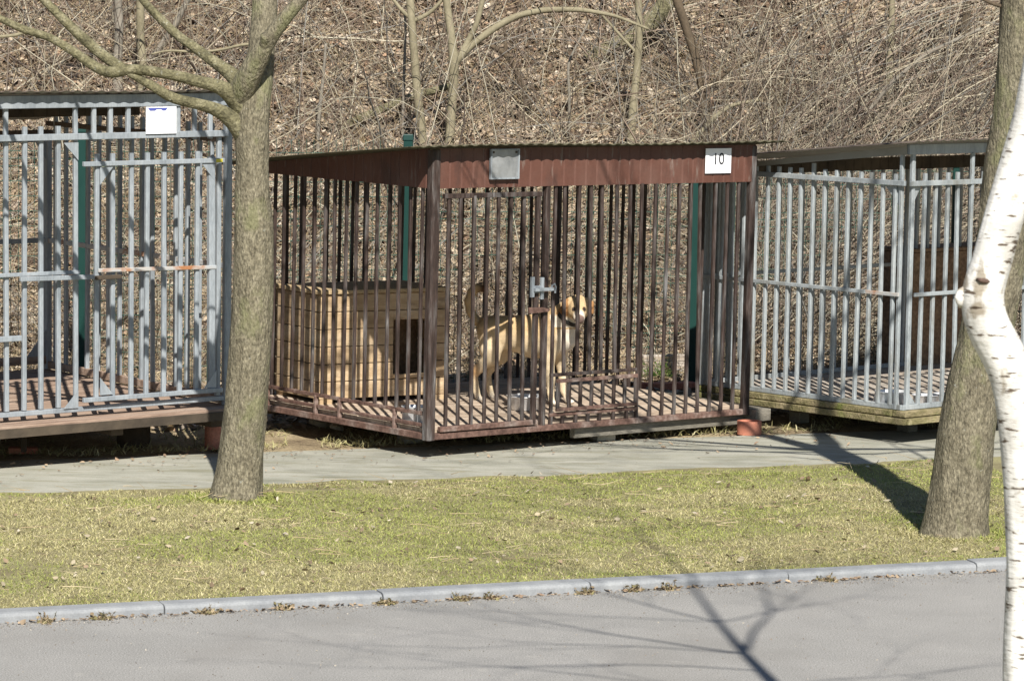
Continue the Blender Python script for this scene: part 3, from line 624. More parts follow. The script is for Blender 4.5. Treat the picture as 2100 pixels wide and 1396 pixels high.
rail(K0, 'mid_rail', (W0, -.022, loc0(0, 562)[1]), (loc0(160, 557)[0], -.022, loc0(160, 557)[1]), .012, .022, Z)
rail(K0, 'latch_bar', (loc0(32, 571)[0], -.05, loc0(32, 571)[1]), (loc0(184, 566)[0], -.05, loc0(184, 566)[1]), .02, .026, Z)
lb_ = loc0(184, 568); le = loc0(236, 565); rail(K0, 'latch', (lb_[0], -.06, lb_[1]), (le[0], -.06, le[1]), .03, .022, M['darkwood'])
r_ = loc0(38, 692); rail(K0, 'mid_rail', (W0, -.03, r_[1]), (r_[0], -.03, r_[1]), .03, .03, Z)
for (px, py, sx_, sz_) in ((156, 835, -1, 1), (156, 292, -1, -1)): q = loc0(px, py); gusset(K0, q[0], -.026, q[1], .095*sx_, .10*sz_, Z)
for (px, py, sx_, sz_) in ((196, 808, 1, 1), (434, 792, -1, 1), (196, 342, 1, -1), (430, 334, -1, -1)): q = loc0(px, py); d0p(gusset(K0, q[0], -.052, q[1], .085*sx_, .10*sz_, Z))
for i in range(15): bar(K0, 0, .128*(i+1)+.02, .02, zt+.05, .026, Z)
ribbed('underside_shade_board', K0, (W0, .9), (-.03, .9), (0, -1), H0-.10, H0-.02, H0-.02, M['darkwood'])  # dark sheet added under the roof, standing in for its shaded underside
for i in range(15): bar(K0, W0, .128*(i+1)+.02, .02, zt+.05, .026, Z)
gusset(K0, -.02, L0-.02, .055, -.14, .17, Z); gusset(K0, -.02, L0-.02, 1.44, -.1, -.15, Z)
deck(K0, W0-.05, .02, -.14, L0+.05, -.035, .035, .14, M['deckred'])
fb = MB(); fb.beam((W0-.04, -.149, -.072), (.02, -.149, -.072), .016, .05); fb.build('deck_edge', M['darkwood'], K0)
jb = MB()
for x in (-2.4, -1.6, -.8, -.12): jb.box((x, -.05, -.15), (x+.08, L0, -.075))
jb.build('joist', M['darkwood'], K0)

k2m, u2, v2_, w2, o2 = frame_matrix((2.4006, 20.8489, .20), .7395, .005, .0056)
K2 = empty('dog_kennel', rot=k2m, label='weathered grey bar kennel at right on a mossy timber base', cat='kennel', group='dog kennels')
W2, L2, H2a, H2b, SL2 = 3.0, 1.717, 1.389, 1.567, -.10
ZO = M['zincold']
def loc2(px, py): p = PL(px, py, o2, v2_)-o2; return float(p@u2), float(p@w2)
def loc2s(px, py): p = PL(px, py, o2, u2)-o2; return float(p@v2_), float(p@w2)
bar(K2, .0, .048, 0, H2b+SL2*.03, .026, ZO, 'post', 0); bar(K2, .042, 0, 0, H2b, .030, ZO, 'post', 0)
ribbed('underside_shade_board', K2, (.0, L2-.03), (W2, L2-.03), (0, -1), H2a-.03, H2b+SL2*L2+.05, H2b+SL2*L2+.05, M['darkwood'])  # added dark strip at the back, imitates the roof underside in shade
for (x, y) in ((W2, 0), (0, L2), (W2, L2)): bar(K2, x, y, 0, H2b+SL2*y, .04, ZO, 'post', 0)
for zz in (.012, H2a-.0): 
    nm = 'bottom_rail' if zz < .1 else 'top_rail'; q = .0 if zz < .1 else -.022
    rail(K2, nm, (.0, q, zz), (W2, q, zz), .02, .032, ZO); rail(K2, nm, (q, .0, zz+.001), (q, L2, zz+.001), .02, .032, ZO); rail(K2, nm, (.0, L2, zz), (W2, L2, zz), .02, .032, ZO); rail(K2, nm, (W2, .0, zz), (W2, L2, zz), .02, .032, ZO)
zm = loc2s(1700, 590)[1]
rail(K2, 'mid_rail', (-.022, .3, zm), (-.022, L2, zm), .012, .024, ZO); rail(K2, 'mid_rail', (-.022, .03, zm), (-.022, .3, zm), .012, .024, M['zincrust']); rail(K2, 'mid_rail', (.06, -.022, zm), (W2, -.022, zm), .012, .024, ZO); rail(K2, 'mid_rail', (.0, L2, zm), (W2, L2, zm), .012, .024, ZO)
tallv = loc2s(1657, 400)[0]
for i in range(17):
    v = .098*(i+1)
    if v < L2-.03: bar(K2, 0, v, .025, H2b-.01+SL2*v if abs(v-tallv) < .05 else H2a+.055, .0245, ZO)
for i in range(26):
    v = .112*(i+1)+.035; bar(K2, v, 0, .025, H2b if i % 8 == 4 else H2a+.06, .0245, ZO)
for i in range(25): bar(K2, .115*(i+1), L2, .025, H2a+.01, .0245, ZO)
for i in range(14): bar(K2, W2, .115*(i+1), .025, H2a+.03, .0245, ZO)
rail(K2, 'roof_beam', (-.01, -.005, H2b+.03), (W2+.02, -.005, H2b+.03), .03, .062, Z)
MB().prism([(-.02, -.0, H2b-.0), (-.02, L2, H2b+SL2*L2-.005), (-.02, L2, H2b+SL2*L2+.02), (-.02, -.0, H2b+.052)], (.006, 0, 0)).build('side_trim', M['soffit'], K2)
roof(K2, -.10, W2+.1, -.13, L2+.15, H2b+.075, SL2, M['roofbrown'], M['soffit'])
gusset(K2, -.002, .05, H2a-.02, .13, -.13, ZO, side=True); gusset(K2, .06, -.003, H2a-.02, .06, -.09, ZO)
gusset(K2, .06, -.003, .03, .06, .07, ZO)
deck(K2, .02, W2, .02, L2, -.0, .03, .095, M['deckpale'], axis='y')
tb = MB(); tb.box((-.02, -.05, -.045), (W2, .06, -.006)); tb.box((-.03, .06, -.045), (.06, L2, -.006)); patches(M['mosswood'], 7, .5, .6, (.12, .15, .03), .6); patches(M['mosswood'], 14, .58, .66, (.40, .33, .22), .5); tb.build('sill_timber', M['mosswood'], K2, bevel=.006)
tb = MB(); tb.box((-.01, -.07, -.088), (.8, -.03, -.05)); tb.box((-.045, -.06, -.088), (-.022, L2, -.05)); tb.build('rim_board', M['mosswood'], K2, bevel=.004)
jb = MB()
for y in (.2, .9, 1.5): jb.box((.05, y, -.11), (W2, y+.06, -.035))
jb.build('joist', M['darkwood'], K2)

# ------------------------------------------------------------------ supports (each a thing)
def block(name, px, py, sx_, sy_, h, m, yaw, lb, cat, z=0, bevel=.006):
    p = G(px, py, z-.01); o = MB().box((-sx_/2, -sy_/2, 0), (sx_/2, sy_/2, h)).build(name, m, bevel=bevel)
    o.location = [float(c) for c in p+np.array([0, sy_/2, 0])]; o.rotation_euler = (0, 0, yaw); return tag(o, lb, cat)
def pipe(px, py, r, h, lb, m=M['terracotta']):
    p = G(px, py, -.01); mb = MB().lathe([(r, 0), (r, h), (r*.82, h), (r*.82, h*.6)], seg=36); mb.f.append(tuple(range(3*36, 4*36)))
    o = mb.build('clay_pipe', m, smooth=False); o.location = [float(p[0]), float(p[1]+r), float(p[2])]
    for q in o.data.polygons: q.use_smooth = abs(q.normal.z) < .5
    return tag(o, lb, 'pipe', 'clay pipes propping the kennels')
pipe(1538, 893, .077, .085, 'terracotta pipe propping the right front end of the brown kennel')
pipe(440, 921, .065, .22, 'dark red pipe propping the left kennel beside the forked trunk', M['brick'])
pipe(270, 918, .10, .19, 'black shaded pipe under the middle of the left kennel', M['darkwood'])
block('brick', 45, 931, .17, .09, .035, M['brick'], .1, 'flat red brick at the path edge under the left kennel', 'brick')
block('timber_prop', 48, 927, .035, .035, .17, M['darkwood'], .1, 'thin dark prop standing on the flat red brick', 'prop', z=.03)
block('concrete_block', 840, 909, .13, .10, .10, M['concrete'], .5, 'grey concrete block under the near corner of the brown kennel', 'block')
block('brick', 1236, 904, .13, .10, .06, M['stone'], .5, 'pale pinkish block under the front beam of the brown kennel', 'block')
block('concrete_block', 1862, 886, .09, .1, .10, M['greywood'], .7, 'small wooden block under the near corner of the right kennel', 'block')
block('concrete_block', 1640, 868, .09, .1, .11, M['concrete'], .7, 'grey block under the left side of the right kennel', 'block')
block('timber_sill', 1372, 772, .42, .06, .16, M['deckpale'], .32, 'pale timber box standing behind the brown kennel by the green post', 'timber', bevel=.01)
block('brick', 1365, 800, .45, .10, .05, M['brick'], .3, 'long red brick ledge behind the brown kennel', 'brick')

# ------------------------------------------------------------------ signs
def on_front(px, py, off=-.034):
    a, b = loc1(px, py); return a, off, b
a = on_front(1440, 305); b = on_front(1491, 355)
sg = empty('number_sign', rot=k1m @ Matrix.Translation((a[0], a[1], b[2]+.002)), label='white paper sheet reading 10 on the brown fascia', cat='sign')
sw, sh = b[0]-a[0], a[2]-b[2]
MB().box((0, 0, 0), (sw, .002, sh)).build('sheet', M['paper'], sg)
def text(s, size, m, parent, x, y, z, name='lettering', sx=1.0):
    cu = bpy.data.curves.new(name, 'FONT'); cu.body = s; cu.size = size; cu.align_x = 'CENTER'; cu.extrude = .0004
    o = bpy.data.objects.new(name, cu); COL.objects.link(o)
    dg = bpy.context.evaluated_depsgraph_get(); me = bpy.data.meshes.new_from_object(o.evaluated_get(dg)); bpy.data.objects.remove(o)
    me.materials.clear(); me.materials.append(m)
    o = bpy.data.objects.new(name, me); link(o, parent); o.rotation_euler = (math.pi/2, 0, 0); o.location = (x, y, z); o.scale = (sx, 1, 1); return o
text('10', sh*.66, M['ink'], sg, sw*.50, -.002, sh*.36, sx=1.0)
a = on_front(997, 305); b = on_front(1054, 366)
pt = empty('blank_plate', rot=k1m @ Matrix.Translation((a[0], a[1]-.01, b[2])), label='blank dull metal plate with raised rim on the brown fascia', cat='plate')
sw2, sh2 = b[0]-a[0], a[2]-b[2]
MB().box((.006, .002, .006), (sw2-.006, .012, sh2-.006)).build('panel', M['alu'], pt)
r = MB(); r.box((0, -.006, 0), (sw2, .01, .008)); r.box((0, -.006, sh2-.008), (sw2, .01, sh2)); r.box((0, -.006, .008), (.008, .01, sh2-.008)); r.box((sw2-.008, -.006, .008), (sw2, .01, sh2-.008)); r.build('rim', M['zinc'], pt)
for x in (.022, sw2-.022): MB().box((x-.006, -.002, sh2-.026), (x+.006, .002, sh2-.014)).build('bolt', M['darkwood'], pt)
a0 = loc0(291, 219); b0 = loc0(353, 273)
nt_ = empty('notice', rot=k0m @ Matrix.Translation((a0[0], -.045, b0[1])), label='white notice sheet with blue header on the grey kennel front', cat='notice')
sw3, sh3 = b0[0]-a0[0], a0[1]-b0[1]
MB().box((0, 0, 0), (sw3, .002, sh3)).build('sheet', M['paper'], nt_)
MB().prism([(.012, -.0015, sh3-.006), (.025, -.0015, sh3-.022), (.06, -.0015, sh3-.022), (.07, -.0015, sh3-.014), (.10, -.0015, sh3-.014), (.11, -.0015, sh3-.022), (.13, -.0015, sh3-.022), (.145, -.0015, sh3-.006)], (0, .001, 0)).build('header', M['blueink'], nt_)
ln = MB()
for (zf, x0_, x1_) in ((.62, .1, .35), (.55, .1, .3), (.43, .22, .45), (.33, .2, .88), (.24, .35, .66)): ln.box((sw3*x0_, -.001, sh3*zf), (sw3*x1_, .0, sh3*zf+.0035))
ln.build('print', M['greyink'], nt_)

# ------------------------------------------------------------------ doghouses
def doghouse(loc, yaw, W, D, H, mwall, mroof, label, planks=6, door=None, feet=True, over=.02):
    r = empty('doghouse', loc, label=label, cat='doghouse'); r.rotation_euler = (0, 0, yaw)
    z0 = .045 if feet else .0; ph = (H-z0)/planks
    def wall(name, face):
        mb = MB()
        for i in range(planks):
            a_, b_ = z0+i*ph, z0+(i+1)*ph-.005; o_ = random.uniform(-.002, .002)
            if face == 'f':
                if door and a_ < door[3] and b_ > door[2]:
                    mb.box((0, o_, a_), (door[0], .02, b_)); mb.box((door[1], o_, a_), (W, .02, b_))
                    if a_ < door[2]: mb.box((door[0], o_, a_), (door[1], .02, door[2]))
                    if b_ > door[3]: mb.box((door[0], o_, door[3]), (door[1], .02, b_))
                else: mb.box((0, o_, a_), (W, .02, b_))
            elif face == 'b': mb.box((0, D-.02, a_), (W, D+o_, b_))
            elif face == 'l': mb.box((o_-.002, .021, a_), (.02, D-.021, b_))
            else: mb.box((W-.02, .021, a_), (W+.002+o_, D-.021, b_))
        return mb.build(name, mwall, r, bevel=.003)
    wall('front_wall', 'f'); wall('back_wall', 'b'); wall('side_wall', 'l'); wall('side_wall', 'r')
    MB().box((.021, .021, z0), (W-.021, D-.021, z0+.02)).build('floor', M['darkwood'], r)
    MB().box((-over, -over, H), (W+over, D+over, H+.024)).build('roof', mroof, r, bevel=.004)
    if door:
        t = MB(); t.box((door[0]-.002, -.012, door[2]-.02), (door[1]+.002, -.001, door[2])); t.build('threshold', mwall, r)
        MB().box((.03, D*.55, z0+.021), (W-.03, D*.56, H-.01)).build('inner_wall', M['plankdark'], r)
    if feet:
        for x in (.01, W-.10):
            for y in (.0, D-.10): MB().box((x, y, 0), (x+.09, y+.09, z0-.002)).build('foot', mwall, r)
    return r
dh = G(653, 834, .165)
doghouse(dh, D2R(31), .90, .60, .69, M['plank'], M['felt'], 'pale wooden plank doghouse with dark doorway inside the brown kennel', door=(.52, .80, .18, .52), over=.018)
p2 = G(1868, 752, .215)
doghouse(p2, .7395, 1.05, .30, .79, M['plankdark'], M['plankdark'], 'dark brown board doghouse with flat top inside the right kennel', planks=1, feet=False)

# ------------------------------------------------------------------ bowls
def bowl(p, r, h, label, taper=.78, kind='bowl'):
    prof = [(r*taper*.96, 0), (r*taper, .004), (r*.97, h*.9), (r*1.04, h*.97), (r*1.06, h), (r*1.02, h*1.03), (r*.95, h*.97), (r*taper*.93, .01), (.001, .008)]
    o = MB().lathe(prof, seg=40).build('steel_bowl' if kind == 'bowl' else 'steel_pot', M['steel'], smooth=True); o.location = [float(c) for c in p]; return tag(o, label, 'bowl', 'steel bowls in the kennels')
k1z = lambda x, y: np.array(o1+u1*x+v1*y+w1*.064)
_p = G(833, 871, .166)+np.array([.0, .05, 0]); _q = _p-o1
bowl(k1z(max(.105, float(_q@u1)), float(_q@v1)), .078, .10, 'shiny straight sided steel bowl by the near corner of the brown kennel', taper=.97)
bowl(G(1078, 843, .17)+np.array([0, .1, 0]), .115, .085, 'wide steel bowl on the deck in front of the dog')
k2z = lambda x, y: np.array(o2+u2*x+v2_*y+w2*.003)
bowl(k2z(.13, .20), .105, .085, 'wide rimmed steel bowl in the near corner of the right kennel', taper=1.15)
bowl(k2z(.36, .12), .085, .055, 'low steel bowl by the front bars of the right kennel', taper=.85)
bowl(k2z(.55, .13), .07, .05, 'smallest steel bowl, beside the low bowl in the right kennel', taper=.85)

# ------------------------------------------------------------------ green mesh fence
FE = empty('mesh_fence', (0, 23.6, 0), label='green wire mesh fence on square posts running behind the kennels', cat='fence')
posts = []
for px, Y, zt_ in ((168, 22.9, 1.80), (836, 23.5, 1.76), (1425, 24.0, 1.70), (1962, 24.35, 1.60)):
    p = A(px, 400, Y); posts.append((float(p[0]), Y, zt_))
posts = [(posts[0][0]-2.4, 22.3, 1.8)]+posts+[(posts[-1][0]+2.3, 24.9, 1.6)]
def fpart(o): o.location = (o.location[0], o.location[1]-23.6, o.location[2]); return o
for x, y, z in posts:
    g = MB().box((x-.032, y-.032-23.6, -.05), (x+.032, y+.032-23.6, z-.02)); fp = g.build('fence_post', M['green'], FE, bevel=.004)
    c = MB().box((x-.038, y-.038-23.6, z-.045), (x+.038, y+.038-23.6, z), taper=.004).build('post_cap', M['green'], fp, bevel=.006)
for (a, b) in zip(posts[:-1], posts[1:]):
    P0 = np.array([a[0]+.03, a[1]-.036-23.6, 0]); P1 = np.array([b[0]-.03, b[1]-.036-23.6, 0]); L_ = np.linalg.norm(P1-P0); zt_ = min(a[2], b[2])-.04
    base = []; dirs = []; Ls = []
    for k in range(int(L_/.052)): base.append(P0+(P1-P0)*k*.052/L_+np.array([0, 0, .05])); dirs.append((0, 0, 1)); Ls.append(zt_-.05)
    k = 0
    zc = .08
    while zc < zt_:
        base.append(P0+np.array([0, -.004, zc])); dirs.append((P1-P0)/L_); Ls.append(L_); zc += .1 if (zc*10) % 4 < 3 else .05
    base = np.array(base, float); dirs = np.array(dirs, float)
    _r = rng.normal; V, Fq, C = stalks(base, dirs, np.array(Ls), .0019, 0, np.array([(1., 1, 1)]), nseg=2, wob=.0, taper=1)
    mesh_obj('mesh_panel', V, Fq, M['greenwire'], FE)

# ------------------------------------------------------------------ trees
def smooth_path(pts, rad, step):
    P = np.array(pts, float); R = np.array(rad, float); d = np.r_[0, np.cumsum(np.linalg.norm(np.diff(P, axis=0), axis=1))]
    n = max(4, int(d[-1]/step)); q = np.linspace(0, d[-1], n)
    out = np.stack([np.interp(q, d, P[:, i]) for i in range(3)], -1); r = np.interp(q, d, R)
    k = max(1, int(.06/step))
    if n > 4*k:
        ker = np.hanning(2*k+3)[1:-1]; ker /= ker.sum(); pad = k
        for _ in range(2):
            for i in range(3):
                ex = np.r_[2*out[0, i]-out[1:pad+1, i][::-1], out[:, i], 2*out[-1, i]-out[-pad-1:-1, i][::-1]]; out[:, i] = np.convolve(ex, ker, 'valid')[:n]
            ex = np.r_[np.full(pad, r[0]), r, np.full(pad, r[-1])]; r = np.convolve(ex, ker, 'valid')[:n]
    return out, r
def limb(pts, rad, seg=48, step=.012, rough=.05, flare=None):
    P, R = smooth_path(pts, rad, step); n = len(P)
    T = np.gradient(P, axis=0); T /= np.linalg.norm(T, axis=1, keepdims=True)
    ref = np.array([.11, .98, .17]) if abs(T[:, 2].mean()) > .3 else np.array([.1, .2, .97])
    a = np.cross(T, ref); a /= np.linalg.norm(a, axis=1, keepdims=True); b = np.cross(T, a)
    th = np.linspace(0, 2*np.pi, seg, endpoint=False); s = np.r_[0, np.cumsum(np.linalg.norm(np.diff(P, axis=0), axis=1))]
    TH, S_ = np.meshgrid(th, s)
    # bark ridges: noise stretched along the limb
    cx_, cy_ = np.cos(TH)*R[:, None]*22+50, np.sin(TH)*R[:, None]*22+S_*5
    dsp = (fbm(cx_+7, cy_, 1.0)-.5)*2*rough + (fbm(np.cos(TH)*3+20, np.sin(TH)*3+S_*1.6, 1)-.5)*rough*2.0
    rr = R[:, None]*(1.05+dsp)
    if flare is not None: rr = rr*(1+flare*np.exp(-S_/.12)*(1+.25*np.cos(TH*5+1)))
    V = P[:, None, :]+(a[:, None, :]*np.cos(TH)[..., None]+b[:, None, :]*np.sin(TH)[..., None])*rr[..., None]
    idx = np.arange(n*seg).reshape(n, seg); nx = np.roll(idx, -1, 1)
    Fq = np.stack([idx[:-1], nx[:-1], nx[1:], idx[1:]], -1).reshape(-1, 4)
    V = np.concatenate([V.reshape(-1, 3), P[-1:]]); tip = len(V)-1
    cap = np.stack([idx[-1], nx[-1], np.full(seg, tip), np.full(seg, tip)], -1)
    return V, Fq, cap[:, :3]
def join_limbs(L):
    V = []; Fs = []; o = 0
    for v, f, c in L:
        V.append(v); Fs += [tuple(q) for q in (f+o).tolist()]+[tuple(q) for q in (c+o).tolist()]; o += len(v)
    return np.concatenate(V), Fs
def twigs(starts, gens=3, seed=1, upb=.25):
    """recursive bare branches; starts: (point, direction, length, radius)"""
    rs = random.Random(seed); mb = MB()
    def grow(p, d, L, r, g):
        n = 5; pts = [p]; rad = [r]; q = Vector(p); dd = Vector(d).normalized()
        for i in range(n):
            dd = (dd+Vector((rs.gauss(0, .12), rs.gauss(0, .12), rs.gauss(0, .10)+upb*.12))).normalized(); q = q+dd*(L/n); pts.append(q.copy()); rad.append(r*(1-.5*(i+1)/n))
            if g > 0 and i >= 1 and rs.random() < .75:
                s = Vector((rs.gauss(0, 1), rs.gauss(0, 1), rs.gauss(.2, .7))).normalized(); grow(q.copy(), (dd*.75+s*.7), L*rs.uniform(.45, .7), rad[-1]*.6, g-1)
        mb.tube(pts, rad, 6 if r > .008 else 4, cap=False)
        if g > 0: grow(q, dd, L*.65, rad[-1], g-1)
    for p, d, L, r in starts: grow(Vector(p), Vector(d), L, r, gens)
    return mb
def px_pts(lst, Y): return [A(px, py, Y+(e[0] if e else 0)) for (px, py, *e) in lst]
def obj_rel(name, V, Fs, m, root, org, smooth=True):
    return mesh_obj(name, np.array(V)-np.array(org), Fs, m, root, smooth=smooth)

# --- forked tree on the left
Y = 17.95; pm = Y/7000
org = G(482, 1022); LT = empty('bare_tree', org, label='grey brown forked tree in the lawn in front of the left kennel', cat='tree', group='trees on the lawn')
tr = [(482, 1032), (485, 1010), (490, 950), (499, 850), (507, 750), (513, 650), (517, 550), (516, 450), (513, 400), (514, 350), (514, 300), (513, 250), (516, 200), (528, 150, .05), (535, 100, .08), (541, 40, .1), (543, -40, .15), (548, -250, .2), (550, -600, .3)]
rw = [54, 50, 47, 46, 44.5, 44, 43, 41, 37, 34, 36, 36, 35, 31, 28, 27, 26, 23, 16]
tr = [(e[0]+(4 if 100 < e[1] < 1000 else 1),)+tuple(e[1:]) for e in tr]
L = [limb(px_pts(tr, Y), [q*pm*.92 for q in rw], seg=80, flare=.14, rough=.055)]
L.append(limb(px_pts([(490, 205), (505, 170, -.08), (530, 120, -.14), (548, 85, -.17), (590, 30, -.2), (635, -20, -.2), (700, -140, -.2)], Y), [q*pm for q in (28, 25, 21, 16, 13.5, 12, 9)], 40))
L.append(limb(px_pts([(540, 110, -.15), (544, 85, -.2), (545, 72, -.22)], Y), [q*pm for q in (12, 10, 9.5)], 24))
V, Fs = join_limbs(L); obj_rel('trunk', V, Fs, M['bark'], LT, org)
def branch(lst, rad, Y=Y, root=LT, org=org, m='barkgreen', seg=28, name='branch', rough=.06):
    V, Fs = join_limbs([limb(px_pts(lst, Y), [q*.88*Y/7000 for q in rad], seg, step=.015, rough=rough)]); return obj_rel(name, V, Fs, M[m], root, org)
branch([(518, 240, .03), (502, 222, 0), (480, 198, -.04), (455, 178, -.08), (410, 168, -.1), (360, 155, -.12), (300, 145, -.15), (262, 140, -.15), (235, 152, -.15), (205, 145, -.15), (150, 105, -.12), (100, 75, -.1), (50, 62, -.1), (0, 38, -.1), (-80, 0, -.1)], [34, 30, 22, 16, 13, 12, 11.5, 12, 13, 12, 10, 9, 9, 8, 6])
branch([(255, 142, -.15), (225, 125, -.12), (185, 92, -.1), (150, 60, -.1), (110, 20, -.1), (75, -15, -.1), (20, -90, 0)], [11, 12, 12, 11, 10, 9, 6])
branch([(520, 215), (502, 185), (480, 155, .02), (440, 128, .05), (400, 98, .08), (365, 75, .1), (335, 45, .1), (305, 15, .1), (280, -15, .1), (220, -100, .1)], [32, 26, 17, 12.5, 11, 10.5, 10, 9, 8, 6])
branch([(516, 285), (498, 262), (472, 240, -.04), (440, 222, -.08), (400, 212, -.1), (350, 202, -.12), (320, 180, -.13), (285, 162, -.14), (262, 148, -.15)], [34, 28, 19, 14, 12, 12, 11, 9, 8])
branch([(560, 92, .1), (500, 90, .1), (460, 102, .1), (410, 108, .1), (340, 103, .1), (310, 112, .1)], [3.5, 3.5, 3, 3, 2.5, 2], m='sapling', seg=8, name='twig')
branch([(60, 62, -.1), (35, 75, -.1), (0, 74, -.1), (-40, 80, -.1)], [4, 4, 3.5, 3], m='sapling', seg=8, name='twig')
st_ = []
for (px, py, e, dx, dz, Lg, rr) in ((543, -80, .15, .6, .8, 1.1, .03), (544, -160, .15, -.7, .7, 1.1, .03), (548, -330, .2, .5, .9, 1.2, .028), (549, -420, .2, -.6, .9, 1.2, .028), (550, -600, .3, 0, 1, 1.3, .03), (700, -140, -.2, .5, .8, 1.1, .022), (-80, 0, -.1, -.6, .6, .9, .014), (20, -90, 0, -.5, .8, .9, .014), (220, -100, .1, -.5, .8, .9, .014)):
    st_.append((A(px, py, Y+e), (dx, rng.normal(0, .4), dz), Lg, rr))
mb = twigs(st_, 3, 5); obj_rel('crown', mb.v, mb.f, M['barkgreen'], LT, org)

# --- tree on the right
Y = 17.0; pm = Y/7000
org = G(1957, 1097); RTR = empty('bare_tree', org, label='thick leaning grey tree on the lawn behind the white birch', cat='tree', group='trees on the lawn')
tr = [(1957, 1108), (1959, 1080), (1970, 1000), (1981, 900), (1996, 800), (2020, 700), (2038, 600), (2055, 500), (2064, 400), (2066, 340), (2082, 250), (2093, 150), (2097, 80), (2100, 0), (2103, -100), (2104, -180)]
rw = [68, 63, 58, 56, 53, 52, 51, 50, 48, 46, 45, 45, 45, 44, 44, 40]
L = [limb(px_pts(tr, Y), [q*pm for q in rw], seg=80, flare=.08, rough=.06)]
L.append(limb(px_pts([(2040, 355), (2030, 385, -.02), (2027, 405, -.04)], Y), [q*pm for q in (18, 12, 8)], 24))
L.append(limb(px_pts([(2100, -150), (2060, -280), (2000, -450, .1), (1960, -700, .2)], Y), [q*pm for q in (34, 26, 20, 12)], 40))
L.append(limb(px_pts([(2105, -150), (2150, -300), (2200, -520, -.1), (2230, -800, -.1)], Y), [q*pm for q in (34, 28, 22, 12)], 40))
V, Fs = join_limbs(L); obj_rel('trunk', V, Fs, M['bark'], RTR, org)
branch([(2062, 15), (2035, 10), (2000, -10), (1960, -40)], [5, 4, 3.5, 3], Y=Y, root=RTR, org=org, m='saplingdark', seg=8, name='twig')
st_ = []
for (px, py, dx, dy, dz, Lg, rr) in ((2098, -60, -1, .1, .12, 1.5, .014), (2104, -95, 1, .0, .2, 1.4, .016), (2098, -120, -.9, -.5, .2, 1.6, .015), (2100, -140, -.95, .3, .1, 1.7, .014), (2090, -160, -.9, .1, .35, 1.6, .034), (2105, -170, .9, .0, .4, 1.5, .03), (2030, -380, -.8, 0, .6, 1.4, .026), (2000, -450, .6, .4, .7, 1.2, .024), (1960, -700, 0, 0, 1, 1.4, .026), (2200, -520, .6, 0, .7, 1.2, .024), (2230, -800, .2, 0, 1, 1.4, .026), (2180, -430, -.5, -.4, .7, 1.1, .02)):
    st_.append((A(px, py, Y), (dx, dy, dz), Lg, rr))
mb = twigs(st_, 3, 11); obj_rel('crown', mb.v, mb.f, M['bark'], RTR, org)

# --- birch, nearer the camera on the near verge
Y = 9.4; pm = Y/7000
left = [(2097, 140, 44), (2076, 250, 44), (2046, 350, 44), (2030, 400, 42), (2008, 480, 42), (1988, 550, 43), (1968, 600, 45), (1970, 640, 46), (1985, 680, 47), (2020, 740, 47), (2040, 800, 46), (2052, 900, 46), (2060, 1000, 45), (2066, 1150, 45), (2060, 1300, 46), (2058, 1420, 48)]
left = [(a_, b_, c_*.92) for a_, b_, c_ in left]
cen = [(x+r_*(1.0 if k > 9 else 1.06), y_+(0 if k > 9 else 0)) for k, (x, y_, r_) in enumerate(left)]
base_p = A(2100, 1420, Y); org = np.array([base_p[0]+.02, Y, -.02])
pts = [tuple(org-np.array([0, 0, .03])), (org[0], Y, .3)]+[tuple(A(x, y_, Y)) for x, y_ in reversed(cen)]
rad = [.085, .068]+[r_*pm for *_, r_ in reversed(left)]
fork = A(2160, 0, Y); f2 = np.array([1.67, 9.45, 3.18]); pts += [tuple(fork), (1.58, 9.43, 2.86), tuple(f2)]; rad += [.052, .040, .030]
L = [limb(pts, rad, seg=72, step=.008, rough=.035, flare=.1)]
BT = empty('birch_tree', org, label='white barked birch with a kinked trunk at the right edge', cat='tree')
up1 = [f2, np.array([1.71, 9.45, 3.8]), np.array([1.78, 9.4, 4.5]), np.array([1.87, 9.4, 5.3]), np.array([1.9, 9.4, 6.2]), np.array([1.95, 9.45, 7.6]), np.array([1.86, 9.4, 9.2]), np.array([1.9, 9.4, 11.0])]; up2 = [up1[1], up1[1]+[.16, .03, .45], up1[1]+[.36, 0, .9], up1[1]+[.5, 0, 1.6]]
L.append(limb(up1, [.030, .023, .017, .012, .009, .007, .006, .004], 24)); L.append(limb(up2, [.015, .012, .009, .006], 24))
L.append(limb([A(1990, 590, Y), A(1972, 598, Y), A(1966, 612, Y-.01), A(1972, 628, Y)], [.010, .013, .013, .008], 20))
V, Fs = join_limbs(L); obj_rel('trunk', V, Fs, M['birch'], BT, org)
kn_ = MB()
c_ = A(2012, 572, Y)-np.array([0, .062, 0])
kn_.tube([c_+[-.02, .012, .004], c_+[-.008, .002, .0], c_+[.008, .002, -.002], c_+[.018, .01, -.004]], [.002, .007, .007, .002], 10); obj_rel('branch_scar', kn_.v, kn_.f, M['scar'], BT, org)
st_ = []
for q, dx, dz, Lg, rr in ((up1[1], -.9, .35, .9, .014), (up1[2], -.9, .4, .9, .012), (up1[2], .8, .5, .8, .012), (up1[3], -.8, .5, .9, .012), (up1[3], .6, .7, .8, .011),  (up2[2], .5, .6, .7, .009), (up2[3], .2, 1, .8, .009), (f2, -.95, .2, 1.0, .010), (f2, .9, .4, .8, .009), (up1[0]+[0.01, 0, .3], -1, .12, 1.3, .010), (up1[1], -1, .15, 1.3, .009), (up1[2], -1, .1, 1.2, .008), (up1[3], -1, .15, 1.1, .008)):
    st_.append((tuple(q), (dx, rng.normal(0, .3), dz), Lg, rr))
